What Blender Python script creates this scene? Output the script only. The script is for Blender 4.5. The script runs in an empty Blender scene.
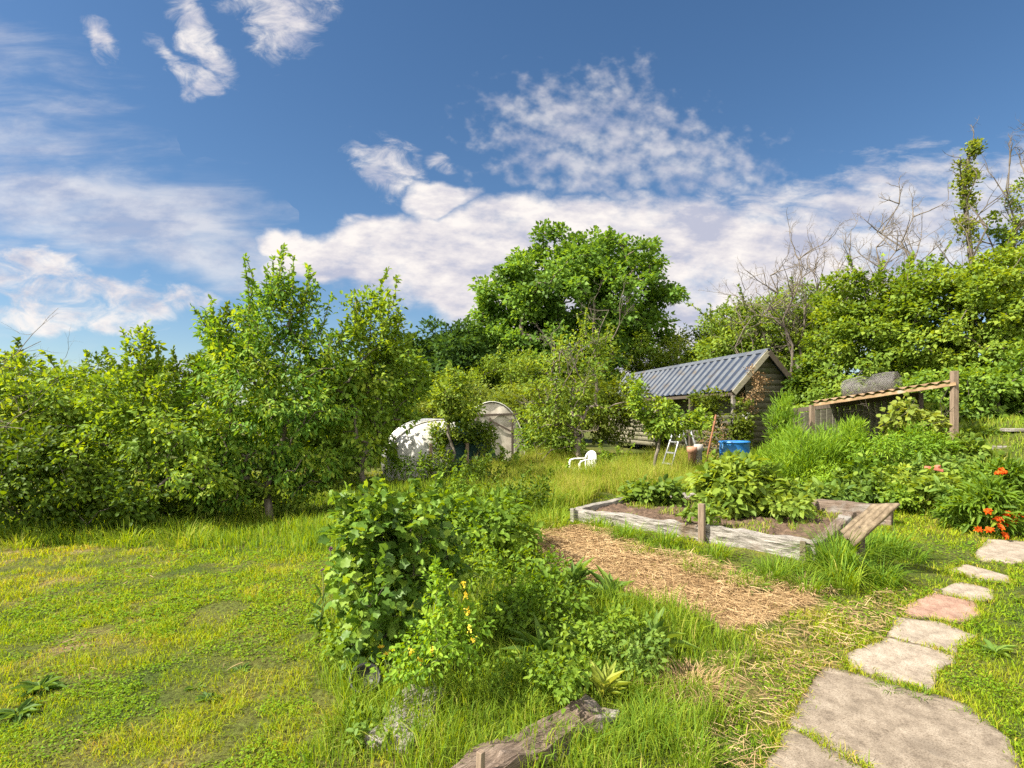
import bpy, bmesh, math, random
import numpy as np
from mathutils import Vector, Matrix, noise as mnoise

C = bpy.context.scene.collection
R = math.radians
F, HOR, CAMH = 569.0, 416.0, 1.6          # focal length in pixels, horizon row, eye height

# ------------------------------------------------------------------ terrain
def sst(a, b, x):
    t = np.clip((np.asarray(x, float)-a)/(b-a), 0, 1)
    return t*t*(3-2*t)

def h(x, y):
    return (0.30*sst(2.5, 6.5, y)*sst(-4, 1, x) + 0.12*sst(8, 14, y)
            + 1.2*sst(4.3, 9, x)*sst(5, 10, y)
            - .27*np.exp(-((np.asarray(x, float)-1.4)/1.6)**2-((np.asarray(y, float)-12.4)/1.7)**2))

def at(px, py, Y):
    return Vector(((px-512)/F*Y, Y, CAMH-(py-HOR)/F*Y))

def gp(px, py):
    a, b = (px-512)/F, (py-HOR)/F
    Ys = np.linspace(1.2, 40, 4000)
    g = CAMH-b*Ys-h(a*Ys, Ys)
    i = int(np.argmax(g < 0)) if (g < 0).any() else len(Ys)-1
    return (a*Ys[i], Ys[i])

def gz(x, y): return float(h(x, y))

def inpoly(P, poly):
    x, y = P[:, 0], P[:, 1]
    r = np.zeros(len(x), bool)
    n = len(poly)
    for i in range(n):
        x1, y1 = poly[i]; x2, y2 = poly[(i+1) % n]
        c = ((y1 > y) != (y2 > y))
        with np.errstate(divide='ignore', invalid='ignore'):
            r ^= c & (x < (x2-x1)*(y-y1)/(y2-y1+1e-12)+x1)
    return r

def vnoise(x, y, s, seed=0):
    """smooth value noise in 0..1"""
    x = np.asarray(x, float)*s; y = np.asarray(y, float)*s
    xi = np.floor(x).astype(np.int64); yi = np.floor(y).astype(np.int64)
    fx = x-xi; fy = y-yi
    fx = fx*fx*(3-2*fx); fy = fy*fy*(3-2*fy)
    def hh(a, b):
        n = (a*374761393 + b*668265263 + seed*974711) & 0xffffffff
        n = ((n ^ (n >> 13))*1274126177) & 0xffffffff
        return ((n ^ (n >> 16)) & 0xffff)/65535.0
    return (hh(xi, yi)*(1-fx)+hh(xi+1, yi)*fx)*(1-fy)+(hh(xi, yi+1)*(1-fx)+hh(xi+1, yi+1)*fx)*fy

def fbm(x, y, s, seed=0, o=3):
    a, t, w = 0, 0, 1.0
    for i in range(o):
        a = a+w*vnoise(x, y, s*2**i, seed+i*17); t += w; w *= .55
    return a/t

# ------------------------------------------------------------------ mesh builder
class MB:
    def __init__(s): s.v = []; s.q = []; s.t = []; s.r = []; s.n = 0
    def add(s, V, Fc, r=0.5):
        V = np.asarray(V, np.float32).reshape(-1, 3)
        Fs = Fc if isinstance(Fc, (list, tuple)) and len(Fc) and isinstance(Fc[0], np.ndarray) else [np.asarray(Fc)]
        for f in Fs:
            f = np.asarray(f, np.int64)
            if f.size == 0: continue
            (s.q if f.shape[1] == 4 else s.t).append(f+s.n)
        rr = np.empty(len(V), np.float32); rr[:] = r
        s.v.append(V); s.r.append(rr); s.n += len(V)
    def build(s, name, mats, parent=None, smooth=False):
        me = bpy.data.meshes.new(name)
        V = np.concatenate(s.v) if s.v else np.zeros((0, 3), np.float32)
        q = np.concatenate(s.q) if s.q else np.zeros((0, 4), np.int64)
        t = np.concatenate(s.t) if s.t else np.zeros((0, 3), np.int64)
        me.vertices.add(len(V)); me.vertices.foreach_set('co', V.ravel())
        L = np.concatenate([q.ravel(), t.ravel()]).astype(np.int32)
        me.loops.add(len(L)); me.loops.foreach_set('vertex_index', L)
        st = np.concatenate([np.arange(len(q))*4, len(q)*4+np.arange(len(t))*3]).astype(np.int32)
        me.polygons.add(len(st)); me.polygons.foreach_set('loop_start', st)
        me.update(calc_edges=True)
        at_ = me.attributes.new('rnd', 'FLOAT', 'POINT'); at_.data.foreach_set('value', np.concatenate(s.r))
        if smooth: me.polygons.foreach_set('use_smooth', np.ones(len(st), bool))
        me.validate()
        for m in (mats if isinstance(mats, (list, tuple)) else [mats]): me.materials.append(m)
        o = bpy.data.objects.new(name, me); C.objects.link(o)
        if parent: o.parent = parent
        return o

def tag(o, label=None, cat=None, group=None, kind=None):
    if label: o['label'] = label
    if cat: o['category'] = cat
    if group: o['group'] = group
    if kind: o['kind'] = kind
    return o

def thing(name, label, cat, loc=(0, 0, 0), rotz=0, group=None):
    o = bpy.data.objects.new(name, None); C.objects.link(o)
    o.empty_display_size = .1
    o.location = loc; o.rotation_euler = (0, 0, rotz)
    return tag(o, label, cat, group)

def nrm(a): return a/np.maximum(np.linalg.norm(a, axis=-1, keepdims=True), 1e-9)

def rot2(p, a):
    c, s = math.cos(a), math.sin(a)
    return (p[0]*c-p[1]*s, p[0]*s+p[1]*c)

# tubes
def tube(mb, P, rad, sides=6, r=0.5, cap=True):
    P = np.asarray(P, float); n = len(P)
    rad = np.broadcast_to(np.asarray(rad, float), (n,))
    T = np.gradient(P, axis=0); T = nrm(T)
    up = np.array([0, 0, 1.0]) if abs(T[0, 2]) < .9 else np.array([1.0, 0, 0])
    A = nrm(np.cross(T[0], up)); V = []
    for i in range(n):
        A = nrm(A-T[i]*np.dot(A, T[i])); B = np.cross(T[i], A)
        an = np.arange(sides)*2*math.pi/sides
        V.append(P[i]+rad[i]*(np.cos(an)[:, None]*A+np.sin(an)[:, None]*B))
    V = np.concatenate(V)
    k = np.arange(sides); k2 = (k+1) % sides
    Q = np.concatenate([np.stack([i*sides+k, i*sides+k2, (i+1)*sides+k2, (i+1)*sides+k], 1) for i in range(n-1)])
    Fs = [Q]
    if cap:
        tr = np.array([[0, j+1, j] for j in range(1, sides-1)] + [[(n-1)*sides, (n-1)*sides+j, (n-1)*sides+j+1] for j in range(1, sides-1)])
        Fs.append(tr)
    mb.add(V, Fs, r)

# leaf templates: (length, width, normal) coordinates
TPL = {
 'quad': (np.array([[0, 0, 0], [.42, -.5, .07], [1, 0, -.12], [.42, .5, .07]]), [np.array([[0, 1, 2, 3]])]),
 'leaf': (np.array([[0, 0, 0], [.5, 0, -.02], [1, 0, -.16], [.22, -.40, .10], [.66, -.40, .03], [.22, .40, .10], [.66, .40, .03]]),
          [np.array([[0, 3, 4, 1], [0, 1, 6, 5]]), np.array([[1, 4, 2], [1, 2, 6]])]),
 'lobed': (np.array([[0.0, 0, 0], [-.08, -.26, .06], [.10, -.48, .03], [.30, -.43, .10], [.56, -.50, .0], [.72, -.27, .07], [1.0, 0, -.14],
                     [.72, .27, .07], [.56, .50, .0], [.30, .43, .10], [.10, .48, .03], [-.08, .26, .06], [.4, 0, -.03]]),
           [np.array([[12, i, i+1] for i in range(0, 11)]+[[12, 11, 0]])]),
 'strap': (np.array([[0, -.5, 0], [0, .5, 0], [.35, -.5, .03], [.35, .5, .03], [.7, -.4, -.04], [.7, .4, -.04], [1, 0, -.22]]),
           [np.array([[0, 2, 3, 1], [2, 4, 5, 3]]), np.array([[4, 6, 5]])]),
}

def leaves(mb, P, D, N, L, W, tpl='quad', r=.5, curl=1.0):
    tv, tf = TPL[tpl]
    P = np.asarray(P, float); n = len(P)
    if n == 0: return
    D = nrm(D); S = nrm(np.cross(N, D)); N = np.cross(D, S)
    L = np.broadcast_to(L, (n,)); W = np.broadcast_to(W, (n,)); r = np.broadcast_to(r, (n,))
    k = len(tv)
    V = (P[:, None, :] + (tv[None, :, 0:1]*L[:, None, None])*D[:, None, :]
         + (tv[None, :, 1:2]*W[:, None, None])*S[:, None, :]
         + (tv[None, :, 2:3]*L[:, None, None]*curl)*N[:, None, :])
    off = (np.arange(n)*k)[:, None, None]
    mb.add(V.reshape(-1, 3), [(f[None]+off).reshape(-1, f.shape[1]) for f in tf], np.repeat(r, k))

def blades(mb, P, H, W, bend, r, rng, az=None):
    """grass blades: 5 vertices each, bent sideways"""
    n = len(P)
    a = rng.uniform(0, 2*math.pi, n)
    d = np.stack([np.cos(a), np.sin(a), np.zeros(n)], 1)
    b = a+rng.normal(0, .9, n) if az is None else az
    s = np.stack([np.cos(b), np.sin(b), np.zeros(n)], 1)
    H = np.broadcast_to(H, (n,))[:, None]; W = np.broadcast_to(W, (n,))[:, None]; bend = np.broadcast_to(bend, (n,))[:, None]
    up = np.array([[0, 0, 1.0]])
    mid = P+up*H*.55+s*H*bend*.30
    tip = P+up*H*np.maximum(1-.45*bend, .06)+s*H*bend*.95
    V = np.stack([P-d*W*.5, P+d*W*.5, mid+d*W*.42, mid-d*W*.42, tip], 1).reshape(-1, 3)
    o = (np.arange(n)*5)[:, None]
    mb.add(V, [np.array([[0, 1, 2, 3]])+o, np.array([[3, 2, 4]])+o], np.repeat(r, 5))

# ------------------------------------------------------------------ materials
def newmat(name):
    m = bpy.data.materials.new(name); m.use_nodes = True
    nt = m.node_tree; nt.nodes.clear()
    out = nt.nodes.new('ShaderNodeOutputMaterial')
    return m, nt, out

def N(nt, t, **k):
    n = nt.nodes.new(t)
    for a, b in k.items():
        if a.startswith('i_'):
            key = a[2:]
            key = int(key) if key.isdigit() else key.replace('_', ' ')
            n.inputs[key].default_value = b
        else: setattr(n, a, b)
    return n

def ramp(nt, stops, interp='LINEAR'):
    n = nt.nodes.new('ShaderNodeValToRGB'); cr = n.color_ramp; cr.interpolation = interp
    while len(cr.elements) < len(stops): cr.elements.new(.5)
    for e, (p, c) in zip(cr.elements, stops):
        e.position = p; e.color = (c[0], c[1], c[2], 1)
    return n

def leafmat(name, dark, mid, light, tr=.42, rough=.55, spec=.17, warm=True):
    m, nt, out = newmat(name); l = nt.links.new
    a = N(nt, 'ShaderNodeAttribute', attribute_name='rnd')
    if warm: dark, mid, light = [(c[0]*1.13, c[1]*1.06, c[2]*.85) for c in (dark, mid, light)]
    cr = ramp(nt, [(0, dark), (.5, mid), (1, light)]); l(a.outputs['Fac'], cr.inputs[0])
    p = N(nt, 'ShaderNodeBsdfPrincipled'); l(cr.outputs[0], p.inputs['Base Color'])
    p.inputs['Roughness'].default_value = rough; p.inputs['Specular IOR Level'].default_value = spec
    t = N(nt, 'ShaderNodeBsdfTranslucent')
    hs = N(nt, 'ShaderNodeHueSaturation'); hs.inputs['Hue'].default_value = .475; hs.inputs['Saturation'].default_value = 1.12; hs.inputs['Value'].default_value = 1.35
    l(cr.outputs[0], hs.inputs['Color']); l(hs.outputs[0], t.inputs['Color'])
    mx = N(nt, 'ShaderNodeMixShader'); mx.inputs[0].default_value = tr
    l(p.outputs[0], mx.inputs[1]); l(t.outputs[0], mx.inputs[2]); l(mx.outputs[0], out.inputs[0])
    return m

def noisemat(name, stops, scale=8, stretch=(1, 1, 1), rough=.8, bump=.3, spec=.3, detail=6, metal=0, bumpdist=.01, second=None, distort=0, speck=False):
    m, nt, out = newmat(name); l = nt.links.new
    tc = N(nt, 'ShaderNodeTexCoord'); mp = N(nt, 'ShaderNodeMapping'); mp.inputs['Scale'].default_value = stretch
    l(tc.outputs['Object'], mp.inputs[0])
    nz = N(nt, 'ShaderNodeTexNoise'); nz.inputs['Scale'].default_value = scale; nz.inputs['Detail'].default_value = detail; nz.inputs['Roughness'].default_value = .65
    nz.inputs['Distortion'].default_value = distort
    l(mp.outputs[0], nz.inputs['Vector'])
    cr = ramp(nt, stops); l(nz.outputs['Fac'], cr.inputs[0])
    col = cr.outputs[0]
    if second:
        n2 = N(nt, 'ShaderNodeTexNoise'); n2.inputs['Scale'].default_value = second[1]; n2.inputs['Detail'].default_value = 5
        l(tc.outputs['Object'], n2.inputs['Vector'])
        c2 = ramp(nt, [(second[2], (0, 0, 0)), (second[2]+.12, (1, 1, 1))]); l(n2.outputs['Fac'], c2.inputs[0])
        mx = N(nt, 'ShaderNodeMix', data_type='RGBA'); l(c2.outputs[0], mx.inputs[0]); l(col, mx.inputs[6])
        mx.inputs[7].default_value = (*second[0], 1); col = mx.outputs[2]
    if speck:
        ea = N(nt, 'ShaderNodeAttribute', attribute_name='rnd'); en = N(nt, 'ShaderNodeTexNoise'); en.inputs['Scale'].default_value = 16; en.inputs['Detail'].default_value = 6; l(tc.outputs['Object'], en.inputs['Vector'])
        es = N(nt, 'ShaderNodeMath', operation='ADD'); l(ea.outputs['Fac'], es.inputs[0]); l(en.outputs['Fac'], es.inputs[1])
        er = ramp(nt, [(.74, (0, 0, 0)), (1.08, (1, 1, 1))]); l(es.outputs[0], er.inputs[0])
        em = N(nt, 'ShaderNodeMix', data_type='RGBA'); l(er.outputs[0], em.inputs[0]); l(col, em.inputs[6]); em.inputs[7].default_value = (.085, .066, .038, 1); col = em.outputs[2]
        n3 = N(nt, 'ShaderNodeTexNoise'); n3.inputs['Scale'].default_value = 130; n3.inputs['Detail'].default_value = 4; l(tc.outputs['Object'], n3.inputs['Vector'])
        c3 = ramp(nt, [(.34, (.62, .58, .54)), (.5, (1, 1, 1)), (.68, (1.22, 1.2, 1.18))]); l(n3.outputs['Fac'], c3.inputs[0])
        m3 = N(nt, 'ShaderNodeMix', data_type='RGBA', blend_type='MULTIPLY'); m3.inputs[0].default_value = .9; l(col, m3.inputs[6]); l(c3.outputs[0], m3.inputs[7]); col = m3.outputs[2]
    p = N(nt, 'ShaderNodeBsdfPrincipled'); l(col, p.inputs['Base Color'])
    p.inputs['Roughness'].default_value = rough; p.inputs['Specular IOR Level'].default_value = spec; p.inputs['Metallic'].default_value = metal
    if bump:
        b = N(nt, 'ShaderNodeBump'); b.inputs['Strength'].default_value = bump; b.inputs['Distance'].default_value = bumpdist
        l(nz.outputs['Fac'], b.inputs['Height']); l(b.outputs[0], p.inputs['Normal'])
    l(p.outputs[0], out.inputs[0])
    return m

M = {}
# foliage: dark, mid, light
M['oak'] = leafmat('oak_leaf', (0.0562, 0.1141, 0.027), (0.1085, 0.2188, 0.0405), (0.1871, 0.3233, 0.0585))
M['deep'] = leafmat('deep_leaf', (0.0248, 0.0575, 0.015), (0.044, 0.1006, 0.0225), (0.0757, 0.1437, 0.0275))
M['apple'] = leafmat('apple_leaf', (0.0757, 0.1514, 0.0272), (0.1607, 0.2742, 0.0424), (0.2837, 0.3782, 0.0529))
M['pear'] = leafmat('pear_leaf', (0.0553, 0.1353, 0.0264), (0.1268, 0.2602, 0.0421), (0.2694, 0.3642, 0.0562))
M['hazel'] = leafmat('hazel_leaf', (0.0726, 0.1383, 0.0242), (0.1542, 0.249, 0.0403), (0.2722, 0.3597, 0.0565))
M['willow'] = leafmat('willow_leaf', (0.0741, 0.1229, 0.0281), (0.1482, 0.2116, 0.0406), (0.2346, 0.2935, 0.0546))
M['bramble'] = leafmat('bramble_leaf', (0.0367, 0.075, 0.0126), (0.075, 0.1417, 0.0202), (0.15, 0.2167, 0.0277))
M['gold'] = leafmat('golden_leaf', (0.066, 0.1105, 0.018), (0.1045, 0.153, 0.0225), (0.143, 0.1955, 0.027))
M['currant'] = leafmat('currant_leaf', (0.0563, 0.1242, 0.0242), (0.1153, 0.2235, 0.0403), (0.2307, 0.3478, 0.0524), tr=.40, rough=.45, spec=.28)
M['rasp'] = leafmat('raspberry_leaf', (0.0663, 0.1339, 0.018), (0.1244, 0.2259, 0.0292), (0.1989, 0.3012, 0.0382))
M['veg'] = leafmat('vegetable_leaf', (0.0731, 0.1362, 0.0267), (0.1382, 0.227, 0.04), (0.2276, 0.3178, 0.0557), rough=.5)
M['dock'] = leafmat('dock_leaf', (0.066, 0.1333, 0.0331), (0.11, 0.2038, 0.0469), (0.1759, 0.2744, 0.058))
M['fern'] = leafmat('feathery_leaf', (0.1033, 0.2117, 0.027), (0.1779, 0.3175, 0.0351), (0.2525, 0.3931, 0.0473), tr=.45)
M['pale'] = leafmat('pale_leaf', (.17, .24, .05), (.26, .33, .07), (.38, .42, .12))
M['grass'] = leafmat('lawn_blade', (0.4704, 0.3503, 0.08), (0.2912, 0.3672, 0.0144), (0.1288, 0.2429, 0.0144), tr=.42, rough=.6, spec=.10, warm=False)
M['tall'] = leafmat('tall_blade', (0.441, 0.3816, 0.108), (0.2415, 0.3286, 0.027), (0.1155, 0.2226, 0.027), tr=.45, rough=.6, spec=.10, warm=False)
M['straw'] = leafmat('straw_blade', (.22, .14, .065), (.38, .26, .13), (.50, .38, .21), tr=.15, rough=.7, spec=.2, warm=False)
M['orange'] = leafmat('orange_petal', (.34, .035, .004), (.58, .095, .008), (.72, .19, .016), tr=.35, warm=False)
M['yellow'] = leafmat('yellow_petal', (.55, .42, .03), (.70, .52, .04), (.78, .64, .10), tr=.3, warm=False)
M['purple'] = leafmat('purple_floret', (.12, .05, .09), (.22, .10, .16), (.35, .20, .26), tr=.2, warm=False)
M['white_petal'] = leafmat('white_petal', (.5, .5, .4), (.65, .65, .55), (.75, .75, .65), tr=.3, warm=False)
# woody
M['bark'] = noisemat('bark', [(.3, (.055, .045, .035)), (.55, (.13, .11, .085)), (.75, (.24, .22, .18))], 14, (1, 1, .25), .9, .6)
M['twig'] = noisemat('dead_twig', [(.3, (.085, .068, .052)), (.7, (.20, .17, .135))], 20, (1, 1, .3), .9, .4)
M['stem'] = noisemat('green_stem', [(.3, (.07, .10, .03)), (.7, (.13, .16, .05))], 20, (1, 1, .3), .7, .2)
GREY = [(.28, (.08, .068, .056)), (.46, (.19, .172, .15)), (.60, (.30, .278, .25)), (.78, (.40, .38, .35))]
M['sleeper'] = noisemat('weathered_sleeper', GREY, 5, (.8, 13, 13), .9, .9, second=((.13, .095, .065), 2.4, .58), bumpdist=.02, distort=.6)
M['sleeper_brown'] = noisemat('brown_sleeper', [(.3, (.06, .042, .03)), (.52, (.15, .11, .082)), (.75, (.27, .215, .175))], 5, (.8, 13, 13), .9, .9, second=((.24, .22, .20), 3, .55), bumpdist=.02, distort=.6)
M['plank'] = noisemat('tan_plank', [(.34, (.10, .074, .048)), (.5, (.165, .125, .082)), (.66, (.23, .18, .12))], 6, (3, 3, 3), .85, .5, bumpdist=.01, distort=.4)
M['stake'] = noisemat('stake_wood', [(.3, (.11, .078, .055)), (.55, (.21, .155, .11)), (.75, (.31, .245, .185))], 5, (14, 14, .9), .85, .5, distort=.4)
M['darkwood'] = noisemat('dark_wood', [(.3, (.035, .028, .022)), (.7, (.12, .095, .07))], 5, (14, 14, .9), .9, .4)
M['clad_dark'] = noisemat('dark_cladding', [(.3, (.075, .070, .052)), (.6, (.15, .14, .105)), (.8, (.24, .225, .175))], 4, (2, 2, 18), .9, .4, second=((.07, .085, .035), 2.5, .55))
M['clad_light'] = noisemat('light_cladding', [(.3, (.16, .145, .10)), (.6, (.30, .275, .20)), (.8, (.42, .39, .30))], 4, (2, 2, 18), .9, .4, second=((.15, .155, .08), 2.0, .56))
M['roof_pale'] = noisemat('pale_roof_metal', [(.3, (.055, .064, .082)), (.7, (.10, .112, .132))], 3, (1, 1, 1), .6, .1, spec=.3, second=((.085, .07, .055), 2.2, .56))
M['roof_dark'] = noisemat('dark_roof_metal', [(.3, (.014, .020, .038)), (.7, (.03, .042, .07))], 3, (1, 1, 1), .6, .1, spec=.25, second=((.05, .042, .035), 2.2, .58))
M['roof_brown'] = noisemat('brown_roof_sheet', [(.3, (.14, .085, .045)), (.55, (.30, .20, .11)), (.75, (.42, .33, .22))], 5, (1, 1, 1), .8, .3, second=((.30, .28, .26), 5, .6))
M['plastic_white'] = noisemat('white_plastic', [(.3, (.68, .68, .66)), (.7, (.82, .82, .80))], 3, rough=.35, bump=0, spec=.5, second=((.52, .52, .46), 6, .66))
M['plastic_blue'] = noisemat('blue_plastic', [(.3, (.012, .10, .30)), (.6, (.022, .165, .46)), (.8, (.05, .24, .55))], 4, rough=.38, bump=.08, spec=.5, second=((.10, .22, .38), 5, .6))
M['black_plastic'] = noisemat('black_plastic', [(.3, (.012, .012, .012)), (.7, (.03, .03, .03))], 6, rough=.5, bump=.1)
M['poly'] = noisemat('polythene', [(.36, (.24, .235, .20)), (.5, (.42, .41, .37)), (.64, (.56, .55, .51))], 5, (1.6, 1.6, .7), .45, .25, spec=.4, second=((.30, .30, .24), 3.2, .60), bumpdist=.04)
M['poly_end'] = noisemat('end_sheet', [(.36, (.33, .29, .235)), (.5, (.46, .42, .35)), (.64, (.55, .51, .44))], 3, (1, 1, .5), .55, .2, second=((.28, .27, .20), 4, .62), bumpdist=.03)
M['net'] = noisemat('green_netting', [(.3, (.006, .022, .020)), (.6, (.014, .050, .044)), (.8, (.03, .08, .07))], 12, rough=.8, bump=.3)
M['terracotta'] = noisemat('terracotta', [(.3, (.26, .12, .07)), (.7, (.44, .25, .17))], 8, rough=.85, bump=.2)
M['rust'] = noisemat('rusty_iron', [(.3, (.13, .055, .03)), (.7, (.30, .14, .07))], 10, rough=.85, bump=.3)
M['galv'] = noisemat('grey_metal', [(.3, (.30, .31, .32)), (.7, (.52, .53, .54))], 10, rough=.45, bump=.05, metal=.6)
M['slab'] = noisemat('concrete_slab', [(.36, (.125, .10, .075)), (.5, (.19, .155, .118)), (.64, (.245, .205, .16))], 9, rough=.9, bump=.7, detail=14, second=((.11, .09, .07), 2.3, .60), bumpdist=.012, speck=True)
M['slab_pale'] = noisemat('pale_slab', [(.36, (.175, .142, .11)), (.5, (.25, .21, .165)), (.64, (.31, .265, .215))], 9, rough=.9, bump=.6, detail=14, second=((.15, .125, .095), 3, .62), bumpdist=.01, speck=True)
M['slab_pink'] = noisemat('pink_slab', [(.36, (.18, .105, .078)), (.5, (.255, .16, .12)), (.64, (.30, .205, .155))], 9, rough=.9, bump=.5, detail=14, second=((.22, .17, .135), 3, .60), bumpdist=.01, speck=True)
M['stone'] = noisemat('grey_stone', [(.3, (.20, .18, .16)), (.6, (.38, .35, .32)), (.8, (.50, .48, .45))], 6, rough=.9, bump=.6, detail=10)
M['soil'] = noisemat('bed_soil', [(.3, (.045, .028, .018)), (.55, (.115, .075, .05)), (.8, (.21, .145, .10))], 14, rough=.95, bump=1, detail=12, bumpdist=.04)
M['cloth_red'] = noisemat('red_scrap', [(.3, (.45, .10, .06)), (.7, (.60, .22, .15))], 6, rough=.8, bump=.2)

# ------------------------------------------------------------------ world
def build_world(sun_el, sun_az):
    w = bpy.data.worlds.new('World'); bpy.context.scene.world = w; w.use_nodes = True
    nt = w.node_tree; nt.nodes.clear(); l = nt.links.new
    out = nt.nodes.new('ShaderNodeOutputWorld'); bg = nt.nodes.new('ShaderNodeBackground')
    bg.inputs[1].default_value = SKY
    sky = nt.nodes.new('ShaderNodeTexSky'); sky.sky_type = 'NISHITA'; sky.sun_disc = False
    sky.sun_elevation = sun_el; sky.sun_rotation = sun_az; sky.altitude = 100
    sky.air_density = 1.0; sky.dust_density = .4; sky.ozone_density = 2.5
    hsv = N(nt, 'ShaderNodeHueSaturation'); hsv.inputs['Saturation'].default_value = SKYSAT; hsv.inputs['Value'].default_value = SKYVAL
    l(sky.outputs[0], hsv.inputs['Color'])
    tc = nt.nodes.new('ShaderNodeTexCoord'); sp = nt.nodes.new('ShaderNodeSeparateXYZ'); l(tc.outputs['Generated'], sp.inputs[0])
    def math_(op, a, b=None, c=None, clamp=False):
        n = nt.nodes.new('ShaderNodeMath'); n.operation = op; n.use_clamp = clamp
        for i, v in enumerate((a, b, c)):
            if v is None: continue
            if isinstance(v, (int, float)): n.inputs[i].default_value = v
            else: l(v, n.inputs[i])
        return n.outputs[0]
    dy = math_('MAXIMUM', sp.outputs[1], .04)
    u = math_('DIVIDE', sp.outputs[0], dy); v = math_('DIVIDE', sp.outputs[2], dy)
    uv = nt.nodes.new('ShaderNodeCombineXYZ'); l(u, uv.inputs[0]); l(v, uv.inputs[1])
    def nz(scale, detail=5, rough=.6, sx=1, sy=1, rot=0, off=0, distort=0):
        mp = nt.nodes.new('ShaderNodeMapping'); mp.inputs['Scale'].default_value = (sx, sy, 1); mp.inputs['Rotation'].default_value = (0, 0, rot); mp.inputs['Location'].default_value = (off, off*.7, off)
        l(uv.outputs[0], mp.inputs[0])
        n = nt.nodes.new('ShaderNodeTexNoise'); n.inputs['Scale'].default_value = scale; n.inputs['Detail'].default_value = detail; n.inputs['Roughness'].default_value = rough; n.inputs['Distortion'].default_value = distort
        l(mp.outputs[0], n.inputs['Vector']); return n.outputs['Fac']
    # directions wander a little so that no cloud edge is an ellipse
    wob = nt.nodes.new('ShaderNodeTexNoise'); wob.inputs['Scale'].default_value = 7; wob.inputs['Detail'].default_value = 3
    l(uv.outputs[0], wob.inputs['Vector'])
    wsub = nt.nodes.new('ShaderNodeVectorMath'); wsub.operation = 'MULTIPLY_ADD'
    l(wob.outputs['Color'], wsub.inputs[0]); wsub.inputs[1].default_value = (.12, .12, 0); wsub.inputs[2].default_value = (-.06, -.06, 0)
    wadd = nt.nodes.new('ShaderNodeVectorMath'); wadd.operation = 'ADD'; l(uv.outputs[0], wadd.inputs[0]); l(wsub.outputs[0], wadd.inputs[1])
    def ell(cx, cy, rx, ry, deg=0):
        mp = nt.nodes.new('ShaderNodeMapping'); mp.vector_type = 'TEXTURE'
        mp.inputs['Location'].default_value = ((cx-512)/F, (HOR-cy)/F, 0); mp.inputs['Rotation'].default_value = (0, 0, R(deg)); mp.inputs['Scale'].default_value = (rx/F, ry/F, 1)
        l(wadd.outputs[0], mp.inputs[0])
        g = nt.nodes.new('ShaderNodeTexGradient'); g.gradient_type = 'SPHERICAL'; l(mp.outputs[0], g.inputs[0])
        return g.outputs['Fac']
    def union(lst):
        r = lst[0]
        for x in lst[1:]: r = math_('MAXIMUM', r, x)
        return r
    def lift(x, k):     # plateau
        return math_('MULTIPLY', x, k, clamp=True)
    def cover(mask, noise, lo, hi, gain=2.4):
        s = math_('ADD', mask, math_('MULTIPLY_ADD', noise, gain, .5-.5*gain))
        mr = nt.nodes.new('ShaderNodeMapRange'); mr.interpolation_type = 'SMOOTHSTEP'
        mr.inputs['From Min'].default_value = lo; mr.inputs['From Max'].default_value = hi
        l(s, mr.inputs['Value'])
        return math_('MULTIPLY', mr.outputs[0], math_('GREATER_THAN', mask, .001))
    nA = nz(9, 7, .62, 1, 1.5, R(10)); nB = nz(30, 3, .5, 1, 1.25, R(25), 3.1); nC = nz(4, 6, .6, 1, 4.5, R(10), 7.7, .4); nD = nz(15, 7, .66, 1, 1.7, R(35), 1.7, .6); nE = nz(11, 6, .62, 1, 2.6, R(14), 4.7, .3)
    # bank of cumulus across the middle
    bank = union([lift(ell(560, 262, 250, 85, 2), 3.2), lift(ell(400, 250, 170, 44, 7), 3), lift(ell(690, 320, 280, 120, 8), 3.0), lift(ell(300, 250, 60, 26, -30), 2.2), lift(ell(445, 195, 44, 26, 10), 2.2)])
    cA = cover(bank, nA, .70, 1.50, 1.9)
    bankR = union([lift(ell(850, 255, 330, 105, 11), 2.4), lift(ell(1090, 190, 260, 80, 12), 2)])
    cAr = math_('MULTIPLY', cover(bankR, nE, .72, 1.85, 2.8), .86)
    mack = union([lift(ell(600, 140, 165, 85, -6), 1.5), lift(ell(700, 165, 130, 60, -12), 1.4), lift(ell(620, 90, 60, 50, 20), 1.1)])
    cB = math_('MULTIPLY', cover(mack, nB, .75, 2.05, 2.4), .62)
    puffs = union([lift(ell(394, 166, 62, 38, -35), 1.5), lift(ell(355, 222, 26, 14, 0), 1.6), lift(ell(440, 158, 24, 16, 0), 1.5), lift(ell(100, 38, 40, 22, -55), 1.4), lift(ell(200, 45, 66, 22, -62), 1.4), lift(ell(185, 66, 58, 17, -40), 1.7),
                   lift(ell(278, 10, 66, 58, -15), 1.7), lift(ell(60, 288, 125, 42, -12), 3.0), lift(ell(112, 308, 70, 28, -12), 3.0), lift(ell(182, 298, 56, 16, 5), 1.6),
                   lift(ell(180, 370, 120, 20, 0), 1.7), lift(ell(30, 320, 80, 18, 0), 1.6)])
    cP = math_('MULTIPLY', cover(puffs, nD, .78, 2.0, 2.8), .95)
    veil = union([math_('MULTIPLY', lift(ell(-40, 140, 230, 260, 0), 1.2), .62), lift(ell(60, 205, 240, 70, -3), 1.6), lift(ell(210, 245, 190, 50, -10), 1.6)])
    cV = math_('MULTIPLY', cover(veil, nC, .60, 1.9, 2.2), .62)
    c = union([cA, cAr, cP, cB, cV])
    shade = nz(9, 6, .60, 1, 2.2, R(16), 5.5)
    cc = ramp(nt, [(.36, tuple(x/SKY/2**EXPO for x in (.54, .56, .69))), (.48, tuple(x/SKY/2**EXPO for x in (.80, .765, .80))), (.60, tuple(x/SKY/2**EXPO for x in (1.02, .96, .92)))])
    l(shade, cc.inputs[0])
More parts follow.
